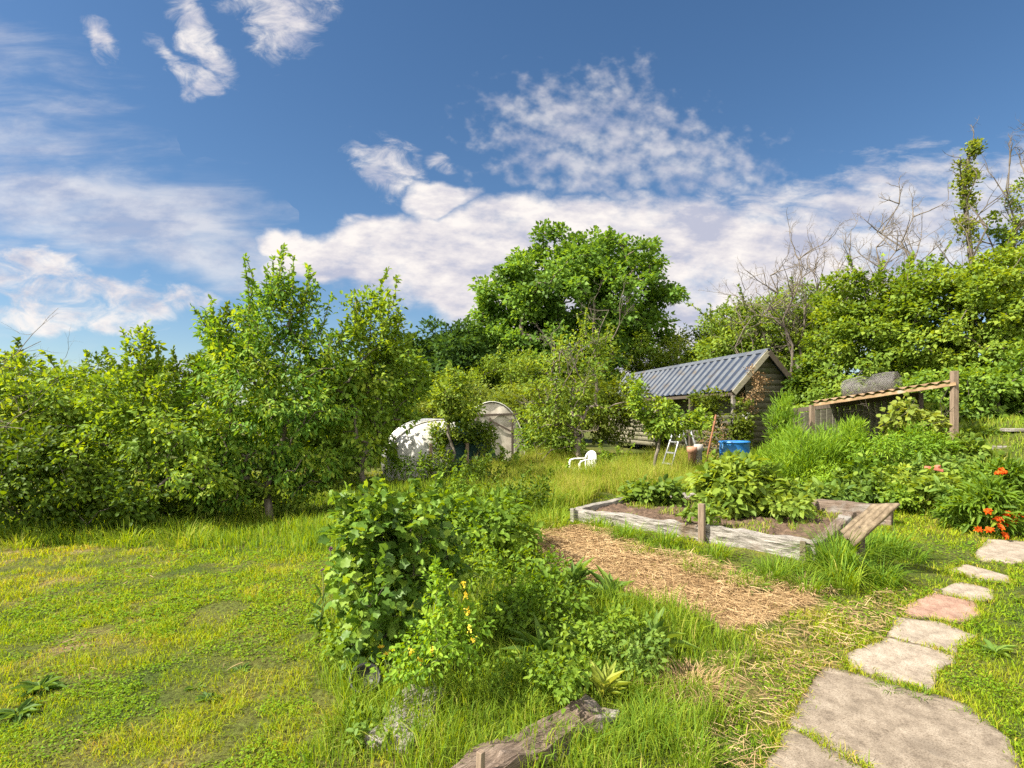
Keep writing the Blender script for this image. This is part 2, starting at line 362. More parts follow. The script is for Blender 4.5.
    mx = N(nt, 'ShaderNodeMix', data_type='RGBA'); l(c, mx.inputs[0]); l(hsv.outputs[0], mx.inputs[6]); l(cc.outputs[0], mx.inputs[7])
    # unseen bright cloud added behind the camera as fill light for camera-facing shade
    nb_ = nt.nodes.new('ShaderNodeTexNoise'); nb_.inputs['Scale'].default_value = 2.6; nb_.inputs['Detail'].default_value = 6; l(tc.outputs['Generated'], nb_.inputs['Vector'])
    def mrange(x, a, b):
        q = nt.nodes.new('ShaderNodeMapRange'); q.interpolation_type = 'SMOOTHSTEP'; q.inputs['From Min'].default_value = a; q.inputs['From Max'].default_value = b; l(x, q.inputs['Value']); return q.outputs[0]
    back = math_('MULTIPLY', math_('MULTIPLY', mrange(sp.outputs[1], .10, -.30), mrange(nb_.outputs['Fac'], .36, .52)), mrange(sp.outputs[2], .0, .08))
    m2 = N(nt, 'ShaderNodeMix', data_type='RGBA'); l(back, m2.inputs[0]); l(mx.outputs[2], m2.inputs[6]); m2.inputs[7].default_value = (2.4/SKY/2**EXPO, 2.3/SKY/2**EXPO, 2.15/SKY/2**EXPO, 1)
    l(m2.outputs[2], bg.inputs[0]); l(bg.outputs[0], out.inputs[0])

EXPO = 1.38
SKY, SKYSAT, SKYVAL = .056, 1.17, .90
SUN_EL = R(46); SUN_A = R(-20)               # sun to the left, a little behind the camera
S = Vector((-math.cos(SUN_EL)*math.cos(SUN_A), math.cos(SUN_EL)*math.sin(SUN_A), math.sin(SUN_EL)))
build_world(SUN_EL, math.atan2(S.x, S.y))
sl = bpy.data.lights.new('sun', 'SUN'); sl.energy = 5.0; sl.angle = R(.5); sl.color = (1, .93, .80)
so = bpy.data.objects.new('sun', sl); C.objects.link(so); so.rotation_euler = S.to_track_quat('Z', 'Y').to_euler(); so.location = (-20, 3, 20)
cd = bpy.data.cameras.new('camera'); cam = bpy.data.objects.new('camera', cd); C.objects.link(cam)
cam.location = (0, 0, CAMH); cam.rotation_euler = (R(90), 0, 0)
cd.sensor_width = 36; cd.lens = F/1024*36; cd.shift_y = (HOR-384)/1024; cd.clip_end = 1500; cd.clip_start = .05
sc = bpy.context.scene; sc.camera = cam
sc.view_settings.view_transform = 'Standard'; sc.view_settings.look = 'None'; sc.view_settings.gamma = 1; sc.view_settings.exposure = EXPO
sc.view_settings.use_curve_mapping = False
try:
    cy = sc.cycles
    cy.max_bounces = 8; cy.diffuse_bounces = 6; cy.glossy_bounces = 2; cy.transmission_bounces = 4; cy.transparent_max_bounces = 4
    cy.use_denoising = False; cy.caustics_reflective = False; cy.caustics_refractive = False
except Exception: pass

# ------------------------------------------------------------------ regions on the ground
pp = lambda pts: [gp(*p) for p in pts]
SLABS = [
 ('slab', [(828, 672), (861, 678), (909, 693), (961, 707), (1000, 738), (1014, 768), (1020, 800), (905, 790), (874, 768), (841, 751), (796, 726)],
  'largest grey paving slab, in front at the near end of the path', .006),
 ('slab', [(792, 731), (838, 755), (868, 772), (895, 800), (780, 800), (770, 768)], 'grey slab at the very bottom edge, cracked off along the largest slab', .006),
 ('slab_pale', [(851, 655), (890, 640), (955, 658), (952, 664), (936, 672), (932, 690), (893, 680), (857, 667)], 'pale slab between the largest grey slab and the broken corner slab', .006),
 ('slab_pale', [(892, 637), (899, 620), (935, 623), (973, 636), (955, 647), (955, 655)], 'pale slab with chipped corner just in front of the pink slab', .006),
 ('slab_pink', [(904, 609), (935, 595), (973, 603), (977, 617), (960, 623), (915, 616)], 'pinkish red paving slab, the only coloured one in the path', .006),
 ('slab_pale', [(939, 593), (961, 584), (991, 591), (990, 599), (973, 601)], 'small pale slab touching the back of the pink slab', .006),
 ('slab_pale', [(956, 571), (970, 567), (1003, 576), (1004, 582), (985, 581)], 'narrow pale slab lying alone in the grass behind the pink slab', .006),
 ('slab_pale', [(977, 555), (990, 541), (1026, 543), (1045, 553), (1028, 563), (983, 561)], 'farthest pale slab beside the orange poppies', .006),
]
SLABP = []
for i_, (_, p, _, _) in enumerate(SLABS):
    w_ = np.array(pp(p)); c_ = w_.mean(0); SLABP.append([tuple(c_+(a-c_)*(1.10, 1.1, 1.10, 1.12, 1.12, 1.2, 1.32, 1.15)[i_]) for a in w_])
WEED = pp([(328, 650), (340, 560), (440, 525), (530, 535), (545, 560), (600, 600), (690, 625), (765, 650), (735, 700), (715, 780), (315, 780), (318, 700)])
STRAW = pp([(536, 538), (575, 526), (640, 546), (700, 560), (760, 578), (815, 588), (830, 608), (790, 622), (720, 628), (660, 612), (600, 588), (550, 562)])
DRYP = pp([(690, 660), (790, 625), (905, 590), (895, 622), (845, 655), (800, 720), (770, 790), (660, 790)])
A0 = gp(576, 521); B0 = gp(818, 562)                    # ends of the front sleeper
dd = np.array([B0[0]-A0[0], B0[1]-A0[1]]); BL = float(np.linalg.norm(dd)); dd = dd/BL
nn = np.array([-dd[1], dd[0]])                          # across the bed, away from the camera
if nn[1] < 0: nn = -nn
BW = 2.15
BED = [tuple(np.array(A0)), tuple(np.array(B0)), tuple(np.array(B0)+nn*BW), tuple(np.array(A0)+nn*BW)]
MEADOW = [(-.2, 8.2), (.7, 8.0), (1.2, 9.4), (4.0, 9.2), (4.4, 13.8), (-.6, 14.0)]
UNDER = [(-6.2, 7.1), (-4.4, 6.9), (-2.6, 6.5), (-.6, 5.7), (.6, 6.9), (.7, 8.3), (-.4, 13), (-8, 13), (-8, 8.6)]
VEGP = [(4.2, 8.2), (5.4, 6.9), (8.5, 7.0), (9.5, 10), (6.5, 11.5), (4.0, 11.5), (3.4, 9.2)]

def dryness(x, y):
    """0 dry straw .. 1 lush green, for the mown grass"""
    a = fbm(x, y, .9, 3, 4); b = fbm(x*1.0, y*1.0, 4.5, 11, 3)
    d = .66+.75*(a-.5)+.70*(b-.5)
    # scuffed track on the left lawn
    for (cx, cy), rx, ry, k in TRACK:
        d = d-.42*k*np.exp(-((x-cx)/rx)**2-((y-cy)/ry)**2)
    P = np.stack([np.asarray(x).ravel(), np.asarray(y).ravel()], 1)
    s = inpoly(P, DRYP).reshape(np.shape(x)); d = d-.34*s*(fbm(x, y, 2.2, 5, 2) > .42)
    return np.clip(d, 0, 1)
TRACK = [(gp(62, 551), .55, .12, .38), (gp(50, 603), .7, .12, .34), (gp(90, 648), .42, .10, .38), (gp(85, 672), .3, .09, .34), (gp(255, 664), .14, .07, .5), (gp(110, 745), .35, .10, .34), (gp(60, 700), .3, .1, .35), (gp(150, 580), .8, .12, .25)]

# ground sheet: one grid, dense near the camera, reaching the horizon
def axis(lo, hi, step, far):
    a = list(np.arange(lo, hi+1e-6, step)); s = step
    p = hi; up = []
    while p < far: s *= 1.35; p += s; up.append(p)
    s = step; q = lo; dn = []
    while q > -far: s *= 1.35; q -= s; dn.append(q)
    return np.array(dn[::-1]+a+up)
xs = axis(-9, 10, .07, 500); ys = axis(1.5, 14, .07, 500)
X, Y = np.meshgrid(xs, ys)
near = (np.abs(X) < 11) & (Y > 1) & (Y < 15)
Z = h(X, Y)+np.where(near, (fbm(X, Y, 2.2, 21, 3)-.5)*.05+(fbm(X, Y, 9, 23, 2)-.5)*.02, 0)-np.where(near, 0, .02)
Pg = np.stack([X.ravel(), Y.ravel()], 1)
sl_in = np.zeros(len(Pg), bool)
for p in SLABP: sl_in |= inpoly(Pg, p)
Z = Z.ravel(); hz = h(Pg[:, 0], Pg[:, 1])
Z[sl_in] = hz[sl_in]-.02
bed_in = inpoly(Pg, BED)
Z[bed_in] = np.minimum(Z[bed_in], hz[bed_in]-.03)
g_r = dryness(X, Y).ravel()
strw = inpoly(Pg+np.stack([(fbm(Pg[:, 0], Pg[:, 1], 3, 31)-.5)*.5, (fbm(Pg[:, 0], Pg[:, 1], 3, 33)-.5)*.5], 1), STRAW)
g_r[strw] = 0.02
ny, nx = X.shape
ii = np.arange(ny*nx).reshape(ny, nx)
Q = np.stack([ii[:-1, :-1].ravel(), ii[:-1, 1:].ravel(), ii[1:, 1:].ravel(), ii[1:, :-1].ravel()], 1)
mb = MB(); mb.add(np.stack([Pg[:, 0], Pg[:, 1], Z], 1), [Q], g_r)
gm, nt, out = newmat('garden_ground'); l = nt.links.new
a = N(nt, 'ShaderNodeAttribute', attribute_name='rnd'); tc = N(nt, 'ShaderNodeTexCoord')
n1 = N(nt, 'ShaderNodeTexNoise'); n1.inputs['Scale'].default_value = 38; n1.inputs['Detail'].default_value = 10; n1.inputs['Roughness'].default_value = .7; l(tc.outputs['Object'], n1.inputs['Vector'])
ad = N(nt, 'ShaderNodeMath', operation='MULTIPLY_ADD'); l(n1.outputs['Fac'], ad.inputs[0]); ad.inputs[1].default_value = .5; ad.inputs[2].default_value = -.25
ad2 = N(nt, 'ShaderNodeMath', operation='ADD'); l(a.outputs['Fac'], ad2.inputs[0]); l(ad.outputs[0], ad2.inputs[1])
cr = ramp(nt, [(0, (.40, .27, .14)), (.2, (.24, .18, .09)), (.45, (.12, .125, .028)), (.9, (.055, .08, .014))]); l(ad2.outputs[0], cr.inputs[0])
mul = N(nt, 'ShaderNodeMix', data_type='RGBA', blend_type='MULTIPLY'); mul.inputs[0].default_value = .8
r2 = ramp(nt, [(.40, (.25, .22, .20)), (.62, (1.5, 1.5, 1.5))]); l(n1.outputs['Fac'], r2.inputs[0]); l(cr.outputs[0], mul.inputs[6]); l(r2.outputs[0], mul.inputs[7])
p = N(nt, 'ShaderNodeBsdfPrincipled'); p.inputs['Roughness'].default_value = .95; p.inputs['Specular IOR Level'].default_value = .15; l(mul.outputs[2], p.inputs['Base Color'])
b = N(nt, 'ShaderNodeBump'); b.inputs['Strength'].default_value = .9; b.inputs['Distance'].default_value = .03; l(n1.outputs['Fac'], b.inputs['Height']); l(b.outputs[0], p.inputs['Normal'])
l(p.outputs[0], out.inputs[0])
tag(mb.build('ground', gm, smooth=True), kind='structure')

# ------------------------------------------------------------------ grass (stuff)
rng = np.random.default_rng(7)
def scatter(x0, x1, y0, y1, dens):
    n = int((x1-x0)*(y1-y0)*dens)
    return np.stack([rng.uniform(x0, x1, n), rng.uniform(y0, y1, n)], 1)
zones = []
for y0, y1, dens in ((2.2, 3.2, 9500), (3.2, 4.4, 6000), (4.4, 6, 3400), (6, 8.2, 1700), (8.2, 11, 800), (11, 15, 350)):
    P = scatter(-1.05*y1-.6, 1.05*y1+.6, y0, y1, dens)
    P = P[np.abs(P[:, 0]) < 1.0*P[:, 1]+.8]
    zones.append(P)
P = np.concatenate(zones)
PJ = P+np.stack([(fbm(P[:, 0], P[:, 1], 3, 31)-.5)*.5, (fbm(P[:, 0], P[:, 1], 3, 33)-.5)*.5], 1)
keep = ~inpoly(P, BED)
ins = np.zeros(len(P), bool)
for q in SLABP:
    cx = np.mean([c[0] for c in q]); cy_ = np.mean([c[1] for c in q])
    ins |= inpoly(P, [(cx+(a-cx)*.93, cy_+(b-cy_)*.93) for a, b in q])
keep &= ~ins
straw_in = inpoly(PJ, STRAW)
weed = inpoly(PJ, WEED); meadow = inpoly(P, MEADOW); under = inpoly(PJ, UNDER) & ~meadow; vegp = inpoly(P, VEGP)
dr = dryness(P[:, 0], P[:, 1])
keep &= ~(straw_in & (rng.random(len(P)) < .93))
lawn = keep & ~weed & ~meadow & ~under & ~vegp
lawn &= rng.random(len(P)) < (.22+.95*sst(.08, .5, dr))
d = P[:, 1]
def P3(m, dz=0): 
    q = P[m]; return np.stack([q[:, 0], q[:, 1], h(q[:, 0], q[:, 1])-.012+dz], 1)
mb = MB(); m = lawn; n = m.sum()
tuft = fbm(P[m, 0], P[m, 1], 5, 41, 2)
Hh = (.020+.055*rng.random(n)**1.6)*(.5+1.9*np.clip(tuft-.3, 0, 1))*(1+.35*(d[m] > 6))
W = .0042*np.maximum(1, d[m]/3.2)*(.5+.9*rng.random(n)**1.4)
rr = np.clip(dr[m]*.85+.05+rng.normal(0, .16, n), 0, 1)
blades(mb, P3(m), Hh, W, rng.uniform(.2, 1.25, n), rr, rng)
# clover and other small round leaves between the blades
cq = np.concatenate([scatter(-4.2, 5.5, a_, b_, k_) for a_, b_, k_ in ((2.2, 3.4, 7000), (3.4, 5, 3200), (5, 8, 1000))])
cq = cq[(fbm(cq[:, 0], cq[:, 1], 2.6, 45, 3) > .46) & (np.abs(cq[:, 0]) < cq[:, 1]+.8)]
ok = ~inpoly(cq, BED) & ~inpoly(cq, STRAW) & ~inpoly(cq, WEED) & ~inpoly(cq, UNDER)
for q in SLABP: ok &= ~inpoly(cq, q)
cq = cq[ok]; n = len(cq)
leaves(mb, np.stack([cq[:, 0], cq[:, 1], h(cq[:, 0], cq[:, 1])+rng.uniform(.0, .03, n)], 1), np.stack([rng.normal(0, 1, n), rng.normal(0, 1, n), rng.normal(.1, .3, n)], 1),
       np.array([0, 0, 1.0])+rng.normal(0, .35, (n, 3)), .013*np.maximum(1, cq[:, 1]/3)*rng.uniform(.6, 1.5, n), .011*np.maximum(1, cq[:, 1]/3)*rng.uniform(.6, 1.4, n), 'quad', np.clip(.92+rng.normal(0, .12, n), 0, 1))
tag(mb.build('lawn_grass', M['grass']), 'short sunlit yellow green grass of the mown lawn', 'grass', kind='stuff')
mb2 = MB()
for q in SLABP:
    q = np.array(q); e = np.roll(q, -1, 0)-q
    for a_, e_ in zip(q, e):
        k_ = int(np.linalg.norm(e_)*420); u_ = rng.random(k_)[:, None]
        xy = a_+e_*u_+rng.normal(0, .022, (k_, 2)); xy = xy[fbm(xy[:, 0], xy[:, 1], 5, 47, 2) > .40]; k_ = len(xy)
        blades(mb2, np.stack([xy[:, 0], xy[:, 1], h(xy[:, 0], xy[:, 1])-.012], 1), .03+.06*rng.random(k_)**1.5, .0042*(.6+.8*rng.random(k_)), rng.uniform(.3, 1.3, k_), np.clip(.5+rng.normal(0, .28, k_), 0, 1), rng)
tag(mb2.build('edge_grass', M['grass']), 'grass creeping over the rims of the path slabs', 'grass', kind='stuff')
# taller grass of the weedy bed, the meadow and under the trees
mb = MB()
m = keep & weed; m &= rng.random(len(P)) < .62; n = m.sum()
tf = fbm(P[m, 0], P[m, 1], 2.6, 51, 3)
Hh = (.05+.24*rng.random(n)**1.5)*(.4+1.6*np.clip(tf-.25, 0, 1))
blades(mb, P3(m), Hh, .0042*np.maximum(1, d[m]/3)*(.7+.8*rng.random(n)), rng.uniform(.1, .9, n), np.clip(.68+rng.normal(0, .2, n), 0, 1), rng)
m = keep & under; m &= rng.random(len(P)) < .8; n = m.sum()
Hh = (.08+.30*rng.random(n)**1.3)*(.35+1.4*np.clip(fbm(P[m, 0], P[m, 1], 1.3, 55, 3)-.25, 0, 1))
blades(mb, P3(m), Hh, .0085*(.7+.8*rng.random(n)), rng.uniform(.05, .8, n), np.clip(.72+rng.normal(0, .2, n), 0, 1), rng)
m = keep & vegp; m &= rng.random(len(P)) < .6; n = m.sum()
blades(mb, P3(m), .05+.13*rng.random(n), .011*(.7+.8*rng.random(n)), rng.uniform(.1, .9, n), np.clip(.6+rng.normal(0, .2, n), 0, 1), rng)
tag(mb.build('rough_grass', M['tall']), 'rough longer grass among the weeds and under the fruit trees', 'grass', kind='stuff')
mb = MB()
Pm = scatter(-.8, 4.5, 7.9, 14, 2300); Pm = Pm[inpoly(Pm+np.stack([(fbm(Pm[:, 0], Pm[:, 1], 1.1, 35)-.5)*2.2, (fbm(Pm[:, 0], Pm[:, 1], 1.1, 37)-.5)*1.6], 1), MEADOW) & ~inpoly(Pm, BED)]
n = len(Pm); P_ = np.stack([Pm[:, 0], Pm[:, 1], h(Pm[:, 0], Pm[:, 1])], 1)
hm = (.35+1.2*fbm(Pm[:, 0], Pm[:, 1], 1.6, 39, 2))*(.65+.35*sst(8, 10, Pm[:, 1]))
blades(mb, P_, (.20+.36*rng.random(n))*hm, .008*(.6+.7*rng.random(n)), rng.uniform(.05, .7, n), np.clip(.20+.45*fbm(Pm[:, 0], Pm[:, 1], 2.2, 43, 2)-.04+rng.normal(0, .22, n), 0, 1), rng)
tag(mb.build('meadow_grass', M['tall']), 'tall yellow green meadow grass in front of the shed', 'grass', kind='stuff')
# dry cuttings
mb = MB()
def litter(poly, dens, dz=.0):
    poly = np.array(poly); lo = poly.min(0)-.2; hi = poly.max(0)+.2
    q = scatter(lo[0], hi[0], lo[1], hi[1], dens)
    qj = q+np.stack([(fbm(q[:, 0], q[:, 1], 3, 31)-.5)*.5, (fbm(q[:, 0], q[:, 1], 3, 33)-.5)*.5], 1)
    q = q[inpoly(qj, poly) & ~inpoly(q, BED)]
    for sl_ in SLABP: q = q[~inpoly(q, sl_)]
    n = len(q)
    D = np.stack([rng.normal(0, 1, n)+.7, rng.normal(0, 1, n)-.4, rng.normal(0, .16, n)], 1)
    Nn = np.stack([rng.normal(0, .5, n), rng.normal(0, .5, n), np.ones(n)], 1)
    pos = np.stack([q[:, 0], q[:, 1], h(q[:, 0], q[:, 1])+rng.uniform(-.005, .03, n)+.03*fbm(q[:, 0], q[:, 1], 6, 61, 2)], 1)
    leaves(mb, pos, D, Nn, rng.uniform(.03, .13, n), rng.uniform(.0016, .0040, n)*np.clip(q[:, 1]/3.2, .8, 2.2), 'strap', np.clip(.25+.75*fbm(q[:, 0], q[:, 1], 4, 63, 2)+rng.normal(0, .2, n)-.1, 0, 1), .6)
litter(STRAW, 5200)
litter(DRYP, 1300)
for (cx, cy_), rx, ry, k in TRACK:
    litter([(cx-rx*.7, cy_), (cx, cy_-ry*.9), (cx+rx*.7, cy_), (cx, cy_+ry*.9)], 160)
tag(mb.build('dry_cuttings', M['straw']), 'dry straw coloured grass cuttings strewn over bare earth', 'cuttings', kind='stuff')

# ------------------------------------------------------------------ trees and plants
def grow(rng, trunk, att, jit=.12, up=.15):
    nodes = [np.array(p, float) for p in trunk]; par = list(range(-1, len(trunk)-1)); chains = []
    ctr = nodes[-1]
    order = np.argsort(np.linalg.norm(att-ctr, axis=1))
    for i in order:
        a = att[i]; A = np.array(nodes)
        dv = a-A; dist = np.linalg.norm(dv, axis=1)
        cost = dist*(1+.8*np.clip(-dv[:, 2]/(dist+1e-6), 0, 1))
        if len(nodes) > 3: cost[0] *= 2.5
        j = int(np.argmin(cost)); L = dist[j]
        k = max(2, min(5, int(L/.25)+1)); ch = [j]
        prev = j
        for s in range(1, k+1):
            t = s/k
            p = A[j]*(1-t)+a*t
            if s < k: p = p+rng.normal(0, jit*L*.5, 3)+np.array([0, 0, up*L*math.sin(math.pi*t)])
            nodes.append(p); par.append(prev); prev = len(nodes)-1; ch.append(prev)
        chains.append(ch)
    w = np.zeros(len(nodes))
    for ch in chains: w[ch[-1]] += 1
    for i in range(len(nodes)-1, 0, -1):
        if par[i] >= 0: w[par[i]] += w[i]
    return np.array(nodes), chains, w

def foliage(mb, rng, cen, n_each, rad, size, aspect, tpl, ctr, tone=.5, spread=.18, flat=.75, upb=.9, droop=.2):
    n = len(cen)*n_each
    c = np.repeat(cen, n_each, 0)
    rad = np.repeat(np.broadcast_to(rad, (len(cen),)), n_each)
    o = nrm(rng.normal(0, 1, (n, 3)))*(rng.random(n)**.45)[:, None]
    o[:, 2] *= flat
    P = c+o*rad[:, None]
    outw = nrm(c-ctr)
    D = o+.6*outw+rng.normal(0, .6, (n, 3))+np.array([0, 0, -droop])
    Nn = np.array([0, 0, upb])+.55*outw+rng.normal(0, .55, (n, 3))
    L = size*rng.uniform(.6, 1.3, n)
    r = np.clip(tone+np.repeat(rng.normal(0, spread, len(cen)), n_each)+rng.normal(0, spread, n), 0, 1)
    leaves(mb, P, D, Nn, L, L*aspect, tpl, r)

def blobpts(rng, blobs):
    out = []
    for (cx, cy, cz, rx, ry, rz, n) in blobs:
        o = nrm(rng.normal(0, 1, (n, 3)))*(rng.random(n)**.38)[:, None]
        out.append(o*np.array([rx, ry, rz])+np.array([cx, cy, cz]))
    return np.concatenate(out)

def tree(name, label, cat, px, Y, blobs, mat, leaf=.08, aspect=.6, tpl='quad', per=60, crad=.25, trunk_h=1.0, tr=.05, seed=1,
         group=None, bark='bark', tone=.5, shoots=0, shoot_len=.5, bare=0, parts=('trunk', 'crown'), lean=(0, 0), pix=True, base=None, twig_r=None, flat=.75, upb=.9, droop=.2, dead=None, spread=.16, jit=.12):
    """blobs: (px, py, dY, rx_px, ry_px, rY, n) in pixels at depth Y, turned into metres"""
    rng = np.random.default_rng(seed)
    bx, by = ((px-512)/F*Y, Y) if base is None else base
    bz = gz(bx, by); s = Y/F
    t = thing(name, label, cat, (bx, by, bz-.02), 0, group)
    B = []
    for (cx, cy_, dY, rx, ry, rY, n) in blobs:
        B.append(((cx-512)*s-bx, dY, CAMH-(cy_-HOR)*s-bz, rx*s, rY, ry*s, n))
    att = blobpts(rng, B)
    att[:, 2] = np.maximum(att[:, 2], .06 if trunk_h < .2 else .12)
    ctr = att.mean(0)
    k = 5
    top = np.array([ctr[0]*.35+lean[0], ctr[1]*.3+lean[1], trunk_h])
    trunk = [np.array([0, 0, 0])]+[top*(i/k)+np.append(rng.normal(0, .035*trunk_h, 2), 0) for i in range(1, k+1)]
    nodes, chains, w = grow(rng, trunk, att, jit)
    W = max(w.max(), 1)
    rad = lambda q: np.maximum(tr*np.sqrt(w[q]/W), twig_r or tr*.10)
    mt = MB()
    kt = list(range(len(trunk)))
    rt = rad(kt); rt[0] *= 1.25
    if len(trunk) > 1 and trunk_h > .12: tube(mt, nodes[kt], rt, 8)
    for ch in chains:
        r = rad(ch).copy(); r[0] = min(r[0], r[1]*1.3)
        tube(mt, nodes[ch], r, 5, cap=False)
    lf = MB()
    nb = int(len(att)*bare); live = att[nb:] if bare else att
    cr = crad*np.random.default_rng(seed+5).uniform(.65, 1.25, len(live))
    foliage(lf, rng, live, per, cr, leaf, aspect, tpl, ctr, tone, spread, flat, upb, droop)
    # leafy shoots breaking the outline
    if shoots:
        sc_ = att[:, 2]+.35*np.linalg.norm(att[:, :2]-ctr[:2], axis=1)
        idx = np.argsort(-sc_)[:max(shoots*2, 8)]
        for i in rng.choice(idx, shoots, replace=len(idx) < shoots):
            d_ = nrm(att[i]-ctr)*.55+np.array([0, 0, .9])+rng.normal(0, .25, 3); d_ = d_/np.linalg.norm(d_)
            L = shoot_len*rng.uniform(.5, 1.2)
            q = [att[i]+d_*L*u+np.array([0, 0, -.12*L*u*u])+rng.normal(0, .01*L, 3) for u in np.linspace(0, 1, 5)]
            tube(mt, q, np.linspace(tr*.14, tr*.05, 5), 4, cap=False)
            m = int(14+L*42); u = rng.random(m)
            qq = np.array(q); pos = np.stack([np.interp(u, np.linspace(0, 1, 5), qq[:, c]) for c in range(3)], 1)
            D = rng.normal(0, 1, (m, 3))+d_*.6; Nn = np.array([0, 0, .9])+rng.normal(0, .6, (m, 3))
            Ls = leaf*rng.uniform(.6, 1.25, m)
            leaves(lf, pos, D, Nn, Ls, Ls*aspect, tpl, np.clip(tone+.12+rng.normal(0, .16, m), 0, 1))
    if dead:
        for _ in range(dead[0]):
            i = rng.integers(len(att)); a0 = att[i]
            twigs(mt, rng, a0, nrm(a0-ctr)*.5+np.array([0, 0, .8])+rng.normal(0, .3, 3), dead[1]*rng.uniform(.6, 1.2), tr*.22, 3)
    mt.build(parts[0], M[bark], t, True)
    lf.build(parts[1], M[mat] if isinstance(mat, str) else mat, t)
    return t

def twigs(mb, rng, p, d, L, r, depth):
    d = d/np.linalg.norm(d); q = [np.array(p, float)]; dd_ = d.copy()
    n = 5
    for i in range(n):
        dd_ = dd_+rng.normal(0, .16, 3)+np.array([0, 0, .05]); dd_ /= np.linalg.norm(dd_)
        q.append(q[-1]+dd_*L/n)
    tube(mb, q, np.linspace(r, r*.35, n+1), 5 if depth > 1 else 4, cap=False)
    if depth > 0:
        for i in range(2, n+1):
            if rng.random() < .85:
                e = dd_+rng.normal(0, .75, 3); twigs(mb, rng, q[i], e, L*rng.uniform(.35, .62), r*.5, depth-1)

# ---- trees, far to near
tree('oak_tree', 'big spreading oak with dense green crown, tallest tree in the middle behind the gardens', 'tree', 575, 26,
     [(575, 300, 0, 92, 62, 4, 100), (562, 262, 0, 46, 30, 2.2, 28), (610, 265, 0, 48, 32, 2.5, 30), (515, 300, 0, 42, 36, 2.2, 34), (640, 310, 0, 46, 40, 2.5, 36), (560, 360, 0, 88, 44, 3, 80), (500, 345, 0, 30, 40, 2, 30)],
     'oak', .20, .72, per=165, crad=.60, trunk_h=3.2, tr=.38, seed=3, shoots=8, shoot_len=.6)
tree('round_tree', 'dark round crowned tree left of the big oak', 'tree', 450, 24,
     [(450, 366, 0, 44, 42, 2, 70), (420, 380, .5, 44, 44, 2, 46), (484, 385, 0, 30, 36, 1.6, 34), (390, 395, 0, 40, 40, 2, 34)], 'deep', .19, .7, per=170, crad=.6, trunk_h=1.2, tr=.2, seed=4, tone=.5)
tree('far_tree', 'slim grey green tree peeping over the hedge left of the tall pear tree', 'tree', 232, 17,
     [(232, 345, 0, 16, 32, .6, 26), (215, 370, 0, 22, 30, .8, 20), (250, 365, 0, 20, 40, .8, 20)], 'bramble', .13, .5, per=90, crad=.32, trunk_h=2, tr=.09, seed=5, tone=.6, shoots=4)
HG = 'trees and bushes of the boundary hedge'
hedge_l = [(-60, 15, 'dark hedge bush at the far left edge of the garden'), (30, 17, 'hedge bush behind the left fruit bushes, under the bright low cloud'), (110, 18, 'low hedge bush in the gap left of the slim grey green tree'), (345, 18, 'hedge bush standing behind the two fruit trees'), (310, 12.5, 'dark bush filling the gap between the pear tree and the slender fruit tree'), (180, 16.5, 'hedge bush showing between the left fruit bush and the pear tree')]
for i, (px, Y, lab) in enumerate(hedge_l):
    tree('hedge_bush', lab, 'bush', px, Y, [(px, 400, 0, 62, 42, 1.4, 46), (px+20, 430, -.4, 70, 30, 1.2, 30)], 'bramble', .15, .62, per=110, crad=.42, trunk_h=.4, tr=.08, seed=20+i, group=HG, tone=.55, shoots=5, shoot_len=.7)
mid = [(700, 25, 'willow', [(690, 372, 0, 62, 30, 1.2, 44), (650, 385, 0, 50, 34, 1.2, 30), (735, 375, 0, 40, 40, 1.2, 30)], 'yellow green sallow bush rising behind the shed roof'),
       (560, 17, 'gold', [(560, 408, 0, 54, 26, 1, 60), (520, 416, 0, 38, 30, .9, 40), (605, 405, 0, 44, 34, 1, 40)], 'yellow green bramble bank behind the plastic chair and tunnels'),
       (500, 19, 'willow', [(500, 405, 0, 40, 24, 1, 34), (455, 412, 0, 40, 30, 1, 30)], 'yellow green bush behind the pale tunnel end'), (515, 22, 'hazel', [(515, 380, 0, 40, 30, 1.2, 50), (470, 392, 0, 40, 26, 1.2, 40)], 'fresh green bush at the foot of the big oak, right of the dark round tree'),
       (630, 25, 'hazel', [(640, 368, 0, 50, 36, 1.2, 56), (600, 390, 0, 46, 40, 1.2, 46), (560, 385, 0, 40, 30, 1.2, 34)], 'loose green bush below the right side of the big oak')]
for i, (px, Y, mt_, bl, lab) in enumerate(mid):
    tree('hedge_bush', lab, 'bush', px, Y, bl, mt_, .115, .5, per=140, crad=.42, trunk_h=.5, tr=.07, seed=30+i, group=HG, tone=.55, shoots=6, shoot_len=.8)
# right-hand hedge
tree('hawthorn_tree', 'bushy hawthorn with dead twigs on top directly behind the shed gable', 'tree', 778, 19,
     [(775, 338, 0, 54, 44, 1.5, 70), (740, 338, 0, 40, 32, 1.2, 40), (815, 315, 0, 44, 36, 1.3, 40), (805, 385, 0, 50, 64, 1.4, 70), (825, 335, 0, 34, 34, 1.2, 26)], 'hazel', .115, .6, per=150, crad=.46, trunk_h=1.5, tr=.10, seed=41, group=HG, tone=.5, shoots=12, shoot_len=.9, dead=(9, 1.3))
tree('hazel_tree', 'broad leaved hazel above the corrugated shelter roof', 'tree', 868, 13.5,
     [(868, 318, 0, 54, 50, 1.3, 84), (850, 385, -.2, 60, 44, 1.2, 60), (908, 325, 0, 44, 60, 1.3, 60), (830, 410, 0, 40, 36, 1, 30)], 'hazel', .10, .72, 'quad', per=135, crad=.34, trunk_h=1, tr=.10, seed=42, group=HG, tone=.45, shoots=12, shoot_len=.7, flat=.6, upb=1.2)
